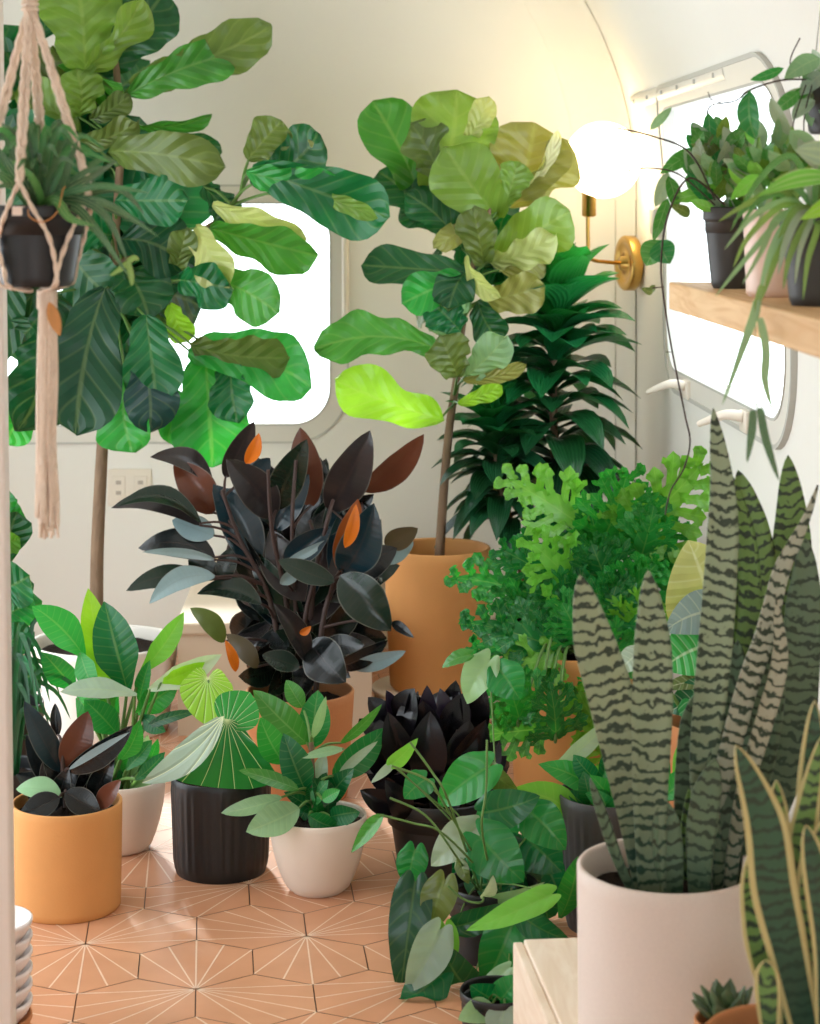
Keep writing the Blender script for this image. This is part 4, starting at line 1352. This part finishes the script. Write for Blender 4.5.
# ------------------------------------------------------------------ crate and the snake plants on it
e0, e1 = Vector((.176, 3.2, 0)), Vector((.224, 2.74, 0)); ZT = .228
d = (e1 - e0).normalized(); nrm = Vector((-d.y, d.x, 0))        # nrm points away from the aisle, towards the wall
if nrm.x < 0: nrm = -nrm
r = thing('wooden_crate', e0 + d * .5 + nrm * .27, 'pale whitewashed plywood crate under the snake plants', 'crate')
def prism(nm, mat, c, n0, n1, l0, l1, z0, z1, bev=.003):
    mb = MB(); b = [c + d * l + nrm * n_ for l, n_ in ((l0, n0), (l1, n0), (l1, n1), (l0, n1))]
    lo = [p + Vector((0, 0, z0)) for p in b]; hi = [p + Vector((0, 0, z1)) for p in b]
    mb.poly(lo); mb.poly(list(reversed(hi)))
    for k in range(4): mb.poly([lo[(k + 1) % 4], lo[k], hi[k], hi[(k + 1) % 4]])
    return mb.build(nm, mat, r, smooth=False, bevel=bev)
LN, WD = 1.02, .50
prism('lid', MAT['crate'], e0, .004, WD, 0, LN, ZT - .016, ZT)
prism('side_panel', MAT['crate'], e0, -.012, .004, -.006, LN, 0, ZT - .006)
prism('side_panel', MAT['crate'], e0, WD - .016, WD, 0, LN, 0, ZT - .017)
prism('end_panel', MAT['crate'], e0, .005, WD - .017, 0, .016, 0, ZT - .017)
prism('end_panel', MAT['crate'], e0, .005, WD - .017, LN - .016, LN, 0, ZT - .017)

def snake(mb, Y0, spec):
    rows = spec.strip().splitlines(); n = len(rows)
    for i, row in enumerate(rows):
        q = row.split('|'); w_, c, dy0, dy1, tw = q[0].split(); pts = [tuple(map(float, p.split(','))) for p in q[1].split()]
        dy0, dy1 = float(dy0), float(dy1); m = len(pts) - 1
        ps = [P(x, y, Y0 + dy0 + (dy1 - dy0) * k / m) for k, (x, y) in enumerate(pts)]
        ribbon(mb, ps, float(w_) * Y0 / F, 'strap', jig(COL[c], .06), fold=.22, nu=6, roll=rng.uniform(-.15, .15), twist=R(float(tw)), n=9, wave=.03)
Y0 = 2.83
r = thing('snake_plant', ((667 - CX) * Y0 / F, Y0, ZT), 'tall banded snake plant in the big speckled white cylinder pot on the crate', 'plant')
rx = r.location.x
pot(r, rx, Y0, ZT, .126, .124, .238, MAT['bigpot'], .0085, soil_drop=.035, seg=72)
mb = MB()
snake(mb, Y0, '''
36 sg .06 .10 10|735,898 750,800 752,700 745,600 740,530 728,470
40 sg .06 .10 10|718,898 745,720 758,600 752,530 738,470
44 sg .05 .10 0|728,898 760,760 785,620 792,540 788,455
40 sd .04 .05 0|735,898 790,760 800,660 804,600 806,538
36 sd .05 .05 0|730,898 750,800 768,700 772,640
34 sd .05 .05 0|690,898 690,830 694,740 700,690
26 sg .04 .04 0|680,896 690,850 698,800 702,780
34 sd .02 .04 0|722,898 733,800 736,720 738,640
34 sp .0 .0 0|716,898 704,780 711,690 719,600 723,500 713,408
40 sd .0 .0 0|722,900 715,850 722,780 732,715
25 sw .0 -.02 60|704,898 706,830 724,770 745,690 765,630 780,570 802,525 818,485
18 sw -.01 -.03 0|728,898 742,800 765,720 780,660 776,600
46 sp -.02 -.02 0|652,898 634,800 612,700 594,640 580,575
40 sp -.03 -.03 0|652,900 650,800 652,700 652,640 648,570
30 sd -.03 -.03 0|672,900 668,850 664,800
30 sd -.04 -.04 0|700,902 700,850 706,800 716,760
11 sd -.04 -.05 0|636,900 618,860 604,820 590,778
''')
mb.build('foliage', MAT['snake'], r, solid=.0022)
Y0 = 2.36
r = thing('snake_plant', ((792 - CX) * Y0 / F, Y0, ZT), 'yellow-edged snake plant at the right edge nearest the viewer', 'plant')
rx = r.location.x
pot(r, rx, Y0, ZT, .105, .09, .19, MAT['terra'], .008)
mb = MB()
snake(mb, Y0, '''
34 sk .05 .05 0|800,1030 806,900 812,800 815,700
30 sg .04 .03 0|792,1030 790,930 800,850 822,735
22 sg .03 .03 0|788,1030 786,900 780,830 776,780
30 sg .03 .04 0|782,1030 762,960 754,900 752,850
34 sg .0 .0 0|815,1030 812,940 815,870 835,810
46 sk .0 -.02 0|806,1032 790,960 774,890 764,820 736,745
26 sg -.02 -.02 0|770,1034 768,990 766,960
30 sk -.02 -.02 0|826,1030 826,940 818,880 806,825
''')
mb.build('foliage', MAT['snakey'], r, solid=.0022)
Y0 = 2.57
r = thing('small_succulent', ((727 - CX) * Y0 / F, Y0, ZT), 'little pointed succulent in a small terracotta pot in front of the big white pot', 'plant')
rx = r.location.x
pot(r, rx, Y0, ZT, .042, .032, .128, MAT['terra'], .005, soil_drop=.012)
mb = MB(); s0 = Vector((rx, Y0, ZT + .115))
for k in range(16):
    a = k * 2.4; el = R(30 + 3 * k); l_ = .062
    dd = Vector((math.cos(a) * math.cos(el), math.sin(a) * math.cos(el), math.sin(el))); s_ = Vector((-math.sin(a), math.cos(a), 0)); n_ = dd.cross(s_)
    if n_.z < 0: n_ = -n_; s_ = -s_
    core(mb, s0, dd * l_, s_, n_, .024, 'spath', fold=.5, col=jig(COL['sd']), nu=4, nv=6, bend=-.08)
mb.build('foliage', MAT['heart'], r, solid=.003)

# ------------------------------------------------------------------ wall shelf and its plants
SX, SZ = .560, 1.26
mb = MB(); mb.box(SX, XR + .001, 1.2, 3.42, SZ - .046, SZ)
o = mb.build('wall_shelf', MAT['shelf'], smooth=False, bevel=.003); o.rotation_euler.z = TH
tag(o, 'thick pine shelf board on the right wall in front of the side window', 'shelf')
def hoya(mb, rows, Y0, spread): leaves(mb, rows, Y0, spread, 'ell', bend=.1, fold=.2, jr=.5, tipdy=.03, wave=.01, nu=6, nv=8)
Y0 = 3.2
r = thing('trailing_hoya', PZ(730, Y0, SZ), 'trailing hoya in a black nursery pot at the far end of the shelf', 'plant')
rx = r.location.x
pot(r, rx, Y0, SZ, .043, .029, .128, MAT['grey'], .003, shape='nursery', soil_drop=.01)
mb = MB(); st = MB(); s0 = Vector((rx, Y0, SZ + .115))
fill(mb, 728, 165, 44, 44, Y0, .06, 105, 30, 13, ['sgrn', 'mid', 'light', 'silv', 'dgrn', 'olive', 'mid'], 'ell', s0, jr=1.0)
hoya(mb, '''
700 150 660 174 18 mid
720 150 690 180 14 sgrn
668 172 655 207 16 silv
668 176 676 212 15 mid
722 187 670 200 17 lgrn
668 198 653 242 14 mid
708 112 710 158 15 dgrn
650 130 672 107 10 sgrn
720 175 700 150 16 sgrn
735 160 705 175 14 lgrn
745 185 730 160 16 sgrn
690 215 670 205 12 olive
715 210 690 200 12 lgrn
660 240 646 266 26 mid
660 240 670 264 28 dgrn
655 285 650 292 7 olive
653 292 641 288 8 olive
''', Y0, .1)
def line(st, pts, Y, r0=.0016, r1=None): st.tube(smooth([P(*p, Y) if len(p) == 2 else P(*p) for p in pts], 7), r0, r1 or r0, 6)
line(st, [(725, 205), (690, 178), (668, 215), (661, 262), (664, 300), (672, 350), (685, 415), (690, 442), (684, 468), (672, 488), (668, 500), (665, 515)], Y0 - .05, .0017, .0012)
line(st, [(715, 200), (690, 153), (652, 136), (612, 127)], Y0 - .04, .0014)
line(st, [(715, 205), (680, 175), (650, 168), (627, 171)], Y0 - .03, .0012)
line(st, [(664, 287), (652, 288)], Y0 - .05, .001)
line(st, [(672, 352), (666, 352)], Y0 - .05, .0008)
mb.build('foliage', MAT['hoya'], r); st.build('vines', MAT['darkstem'], r)

Y0 = 2.93
r = thing('shelf_pothos', PZ(774, Y0, SZ), 'grey-green trailing plant in a glossy pale pink pot in the middle of the shelf', 'plant')
rx = r.location.x
pot(r, rx, Y0, SZ, .045, .040, .125, MAT['pinkpot'], .004, soil_drop=.012)
mb = MB(); s0 = Vector((rx, Y0, SZ + .115))
fill(mb, 775, 165, 40, 42, Y0, .055, 75, 30, 13, ['sgrn', 'light', 'silv', 'mid', 'sgrn', 'lgrn'], 'ell', s0, jr=1.0)
hoya(mb, '''
770 97 793 137 15 silv
790 130 818 168 24 sgrn
800 135 822 172 22 silv
750 90 756 140 24 dgrn
760 175 730 200 16 lgrn
790 170 768 150 16 sgrn
''', Y0 - .05, .04)
mb.build('foliage', MAT['hoya'], r)

Y0 = 2.68
r = thing('spider_plant', PZ(817, Y0, SZ), 'spider plant with long drooping striped leaves in a black pot nearest on the shelf', 'plant')
rx = r.location.x
pot(r, rx, Y0, SZ, .050, .036, .125, MAT['grey'], .003, shape='nursery', soil_drop=.01)
mb = MB(); s0 = Vector((rx, Y0, SZ + .12))
def spider(mb, s0, Y, rows, w, cols):
    for row in rows:
        pts = [P(x, y, Y + dy) for x, y, dy in row]
        ribbon(mb, [s0 + Vector((rng.uniform(-.012, .012), rng.uniform(-.012, .012), 0))] + pts, w * rng.uniform(.8, 1.15), 'grass', jig(COL[rng.choice(cols)]), fold=.3, nu=2, n=6)
sc_ = ['sgrn', 'light', 'silv', 'mid']
spider(mb, s0, Y0, [
 [(790, 200, -.03), (755, 215, -.06), (724, 250, -.07)], [(785, 205, -.04), (750, 235, -.07), (733, 268, -.08)], [(790, 210, -.04), (745, 260, -.07), (715, 297, -.08)],
 [(780, 215, -.04), (762, 250, -.08), (742, 285, -.09)], [(790, 220, -.05), (770, 255, -.08), (758, 302, -.09)], [(795, 210, -.05), (775, 260, -.08), (762, 300, -.1)],
 [(800, 215, -.06), (785, 245, -.09), (778, 275, -.1)], [(805, 225, -.06), (790, 255, -.09), (783, 290, -.1)], [(818, 225, -.06), (808, 260, -.09), (803, 300, -.1)], [(812, 220, -.06), (800, 250, -.09), (795, 285, -.1)],
 [(780, 190, -.03), (745, 205, -.05), (718, 222, -.06)], [(785, 195, -.02), (760, 200, -.05), (738, 230, -.06)], [(840, 190, 0), (865, 205, 0), (880, 250, 0)], [(820, 180, .03), (800, 170, .06), (770, 182, .06)]], .0095, sc_)
for k in range(9):
    a = rng.uniform(0, math.tau); dd = Vector((math.cos(a), math.sin(a), 0)); h_ = rng.uniform(.03, .08); q = rng.uniform(.05, .10)
    ribbon(mb, [s0, s0 + dd * q * .4 + Vector((0, 0, h_)), s0 + dd * q + Vector((0, 0, h_ * .6)), s0 + dd * q * 1.5 + Vector((0, 0, -h_ * .3))], .009, 'grass', jig(COL[rng.choice(sc_)]), fold=.3, nu=2, n=5)
leaf(mb, P(835, 178, Y0 - .05), P(757, 197, Y0 - .08), 18 * Y0 / F, 'lan', R(20), col=COL['lgrn'], bend=.08, curve=-.06)
leaf(mb, P(850, 200, Y0 - .06), P(800, 220, Y0 - .09), 20 * Y0 / F, 'lan', R(20), col=COL['lime'], bend=.08)
leaf(mb, P(840, 160, Y0 - .03), P(795, 150, Y0 - .06), 26 * Y0 / F, 'ell', R(20), col=COL['silv'], bend=.08)
Yh = Y0 - .1
for w_, pts, c in ((.011, [(757, 300), (754, 315), (742, 350), (722, 406)], 'sgrn'), (.011, [(760, 318), (766, 350), (765, 380), (772, 409)], 'sgrn'), (.0105, [(753, 410), (752, 430), (747, 463)], 'dark'), (.0105, [(760, 408), (766, 440), (779, 481)], 'dark'), (.009, [(762, 285), (758, 302), (757, 322)], 'light')):
    ribbon(mb, [P(x, y, Yh) for x, y in pts], w_, 'grass', COL[c], fold=.3, nu=2, n=6)
mb.build('foliage', MAT['spider'], r)
mb = MB(); mb.tube(smooth([P(762, 290, Yh), P(756, 318, Yh), P(755, 370, Yh), P(757, 412, Yh)], 6), .0006, seg=5); mb.build('runner', MAT['stem'], r)

# hanging pot above the shelf at the right edge
Y0 = 3.05
zb = P(0, 134, Y0).z
r = thing('hanging_hoya', PZ(833, Y0, zb), 'hoya in a black pot hung on wires above the shelf at the right edge', 'plant')
rx = r.location.x
pot(r, rx, Y0, zb, .047, .036, .082, MAT['grey'], .003, shape='nursery', soil_drop=.008)
mb = MB(); s0 = Vector((rx, Y0, zb + .075)); st = MB()
fill(mb, 828, 95, 36, 36, Y0, .05, 34, 36, 15, ['sgrn', 'silv', 'mid', 'sgrn'], 'ell', s0, jr=.9)
hoya(mb, '''
784 68 750 80 11 bright
820 58 784 79 22 sgrn
826 70 798 96 18 silv
815 100 792 120 16 silv
800 92 775 112 16 mid
''', Y0 - .04, .03)
line(st, [(820, 80), (783, 80), (750, 90), (735, 101), (712, 105), (707, 114)], Y0 - .04, .0016)
line(st, [(800, 78), (790, 62), (800, 38)], Y0 - .03, .001)
line(st, [(725, 103), (712, 100), (708, 92)], Y0 - .04, .0008)
line(st, [(812, 85), (804, 120), (806, 165)], Y0 - .05, .001); line(st, [(806, 85), (793, 125), (797, 150)], Y0 - .05, .001)
mb.build('foliage', MAT['hoya'], r); st.build('vines', MAT['darkstem'], r)
mb = MB()
for k in range(3):
    a = k * math.tau / 3
    mb.tube([Vector((rx + .046 * math.cos(a), Y0 + .046 * math.sin(a), zb + .08)), Vector((rx, Y0, zb + .36))], .001, seg=6)
mb.tube([Vector((rx, Y0, zb + .36)), Vector((rx, Y0, 1.955))], .0012, seg=6)
mb.build('hanging_wires', MAT['gasket'], r)

# ------------------------------------------------------------------ macrame hanger and its pot
Y0 = 2.7
k_ = Y0 / F
cx, rim = (37 - CX) * k_, P(0, 206, Y0).z; zb = P(0, 286, Y0).z
r = thing('spider_plant', (cx, Y0, zb), 'spider plant in a black nursery pot held by the cotton hanger', 'plant')
pot(r, cx, Y0, zb, 50 * k_, 36 * k_, rim - zb, MAT['black'], .003, shape='nursery', soil_drop=.008)
mb = MB(); s0 = Vector((cx, Y0, rim - .006))
spider(mb, s0, Y0, [
 [(60, 195, -.03), (100, 186, -.05), (150, 193, -.05)], [(62, 192, -.02), (85, 172, -.03), (106, 166, -.03)], [(60, 190, -.01), (70, 160, -.02), (78, 140, -.01)],
 [(70, 198, -.03), (105, 215, -.05), (128, 262, -.05)], [(75, 200, -.03), (110, 205, -.05), (160, 238, -.05)], [(70, 205, -.04), (95, 228, -.06), (130, 278, -.06)],
 [(80, 195, 0), (120, 190, -.02), (145, 215, -.02)], [(45, 190, -.01), (50, 160, -.01), (56, 118, -.01)], [(35, 185, -.01), (30, 150, -.02), (25, 118, -.02)], [(30, 188, -.02), (12, 150, -.02), (2, 122, -.02)],
 [(25, 190, -.02), (5, 160, -.03), (-10, 140, -.03)], [(20, 192, -.03), (0, 175, -.05), (-20, 170, -.05)], [(30, 195, -.04), (10, 185, -.07), (-10, 190, -.08)], [(40, 195, -.04), (30, 175, -.06), (12, 160, -.06)],
 [(65, 190, 0), (100, 160, .02), (120, 165, .02)], [(85, 200, 0), (118, 212, .0), (150, 230, .0)], [(68, 190, -.03), (90, 178, -.05), (118, 160, -.05)],
 [(60, 205, -.05), (66, 215, -.06), (73, 222, -.06)], [(55, 200, -.05), (70, 218, -.07), (95, 226, -.07)]], .0115, ['dark', 'ddark', 'deep', 'dark', 'mid'])
for k in range(64):
    a = rng.uniform(0, math.tau); dd = Vector((math.cos(a), math.sin(a), 0)); h_ = rng.uniform(.04, .12); q = rng.uniform(.015, .07)
    ribbon(mb, [s0 + dd * .01, s0 + dd * q * .5 + Vector((0, 0, h_ * .7)), s0 + dd * q + Vector((0, 0, h_)), s0 + dd * q * 1.6 + Vector((0, 0, h_ * .8))], .009, 'grass', jig(COL[rng.choice(['ddark', 'dark', 'deep', 'dgrn'])]), fold=.3, nu=2, n=4)
for pts in ([(128, 262), (122, 268), (110, 276)], [(128, 262), (134, 258), (139, 260)], [(128, 262), (131, 275), (132, 286)]):
    ribbon(mb, [P(x, y, Y0 - .05) for x, y in pts], .008, 'grass', COL['light'], fold=.3, nu=2, n=5)
mb.build('foliage', MAT['spider'], r)
mb = MB(); p = P(19, 211, Y0 - .066); mb.box(p.x - .009, p.x + .009, p.y - .0005, p.y + .0005, p.z - .006, p.z + .006); mb.build('plant_tag', MAT['tag'], r, smooth=False)
mb = MB(); mb.tube(smooth([P(28, 208, Y0 - .066), P(30, 217, Y0 - .067), P(43, 222, Y0 - .067), P(57, 212, Y0 - .065), P(63, 190, Y0 - .05), P(66, 187, Y0 - .05)], 6), .0009, seg=6); mb.build('tag_string', MAT['woodtag'], r)

r = thing('macrame_hanger', (cx, Y0, P(0, 290, Y0).z), 'knotted cotton rope plant hanger with a long tassel at the upper left', 'plant hanger')
top = P(30, 2, Y0)
def rope(mb, pts, rad, ph=0.0, tw=70.0):
    """two plied strands"""
    ps = smooth(pts, 12)
    for q in (0, math.pi):
        out = []; dist = 0
        for i, p in enumerate(ps):
            if i: dist += (p - ps[i - 1]).length
            a = dist * tw * 2 + q + ph; out.append(p + Vector((math.cos(a), math.sin(a), 0)) * rad * .5)
        mb.tube(out, rad * .68, seg=6)
mb = MB()
rr = 49 * k_
def ring_pt(ang, px_y, rad): return Vector((cx + rad * math.cos(ang), Y0 + rad * math.sin(ang), P(0, px_y, Y0).z))
for ang, sep in ((R(-8), 2.0), (R(-98), 2.4), (R(188), 2.0), (R(92), 2.2)):
    for sd in (-1, 1):
        off = Vector((sd * sep * k_, sd * .002, 0))
        side = Vector((-math.sin(ang), math.cos(ang), 0))
        kn = ring_pt(ang, 186 if ang > -1 else 182, rr + .006)
        rope(mb, [top + off * .3, top.lerp(kn, .5) + off, kn + off * .6], .0039, sd)
        # below the knot each pair parts and runs down to meet its neighbour under the pot
        a2 = ang + sd * R(32)
        q1 = ring_pt(a2, 236, 45 * k_ + .0045); q2 = ring_pt(ang + sd * R(44), 268, 39.5 * k_ + .0045); q3 = Vector((cx + .012 * math.cos(ang + sd * .7), Y0 + .012 * math.sin(ang + sd * .7), P(0, 291, Y0).z))
        rope(mb, [kn, ring_pt(ang + sd * R(14), 208, rr + .005), q1, q2, ring_pt(ang + sd * R(46), 284, 36 * k_ + .004), q3], .0032, sd)
mb.build('rope_cords', MAT['rope'], r)
mb = MB()
mb.tube([top + Vector((0, 0, -.012)), top + Vector((0, 0, .02))], .009, .007, 12)
for i in range(4): mb.tube([top + Vector((.0095 * math.cos(a * math.tau / 12), .0095 * math.sin(a * math.tau / 12), -.01 + i * .007)) for a in range(13)], .003, seg=6)
rope(mb, [top, top + Vector((0, 0, .2)), Vector((top.x, top.y, ZC))], .003)
mb.build('top_knot', MAT['rope'], r)
mb = MB(); kt = Vector((cx + 10 * k_, Y0, P(0, 290, Y0).z))
for i in range(7): mb.tube([kt + Vector((.0115 * math.cos(a * math.tau / 14), .0115 * math.sin(a * math.tau / 14), -.0035 * i - .002)) for a in range(15)], .0028, seg=6)
mb.tube([kt + Vector((0, 0, .006)), kt + Vector((0, 0, -.03))], .010, .0105, 12)
mb.build('wrapped_knot', MAT['rope'], r)
mb = MB()
for k in range(34):
    a = rng.uniform(0, math.tau); q = math.sqrt(rng.uniform(.05, 1)) * .0135
    x0, y0 = q * math.cos(a), q * math.sin(a); fl_ = rng.uniform(.9, 1.45); ln = rng.uniform(.30, .335)
    pts = [kt + Vector((x0 * .75, y0 * .75, -.02)), kt + Vector((x0 * 1.02 + rng.uniform(-.001, .001), y0, -.11)), kt + Vector((x0 * .95 - .002, y0, -.20)), kt + Vector((x0 * 1.05 - .001 + rng.uniform(-.002, .002), y0 * 1.1, -.27)), kt + Vector((x0 * fl_, y0 * fl_, -ln))]
    mb.tube(smooth(pts, 4), .0026, .0022, 6)
mb.build('tassel', MAT['rope'], r)
mb = MB(); p0 = P(49, 302, Y0 - .02); p1 = P(60, 336, Y0 - .024)
leaf(mb, p0, p1, 13 * k_, 'ell', 0.2, fold=.05, col=(1, 1, 1)); tag(mb.build('wooden_tag', MAT['woodtag'], r, solid=.002), 'small oval wooden tag')
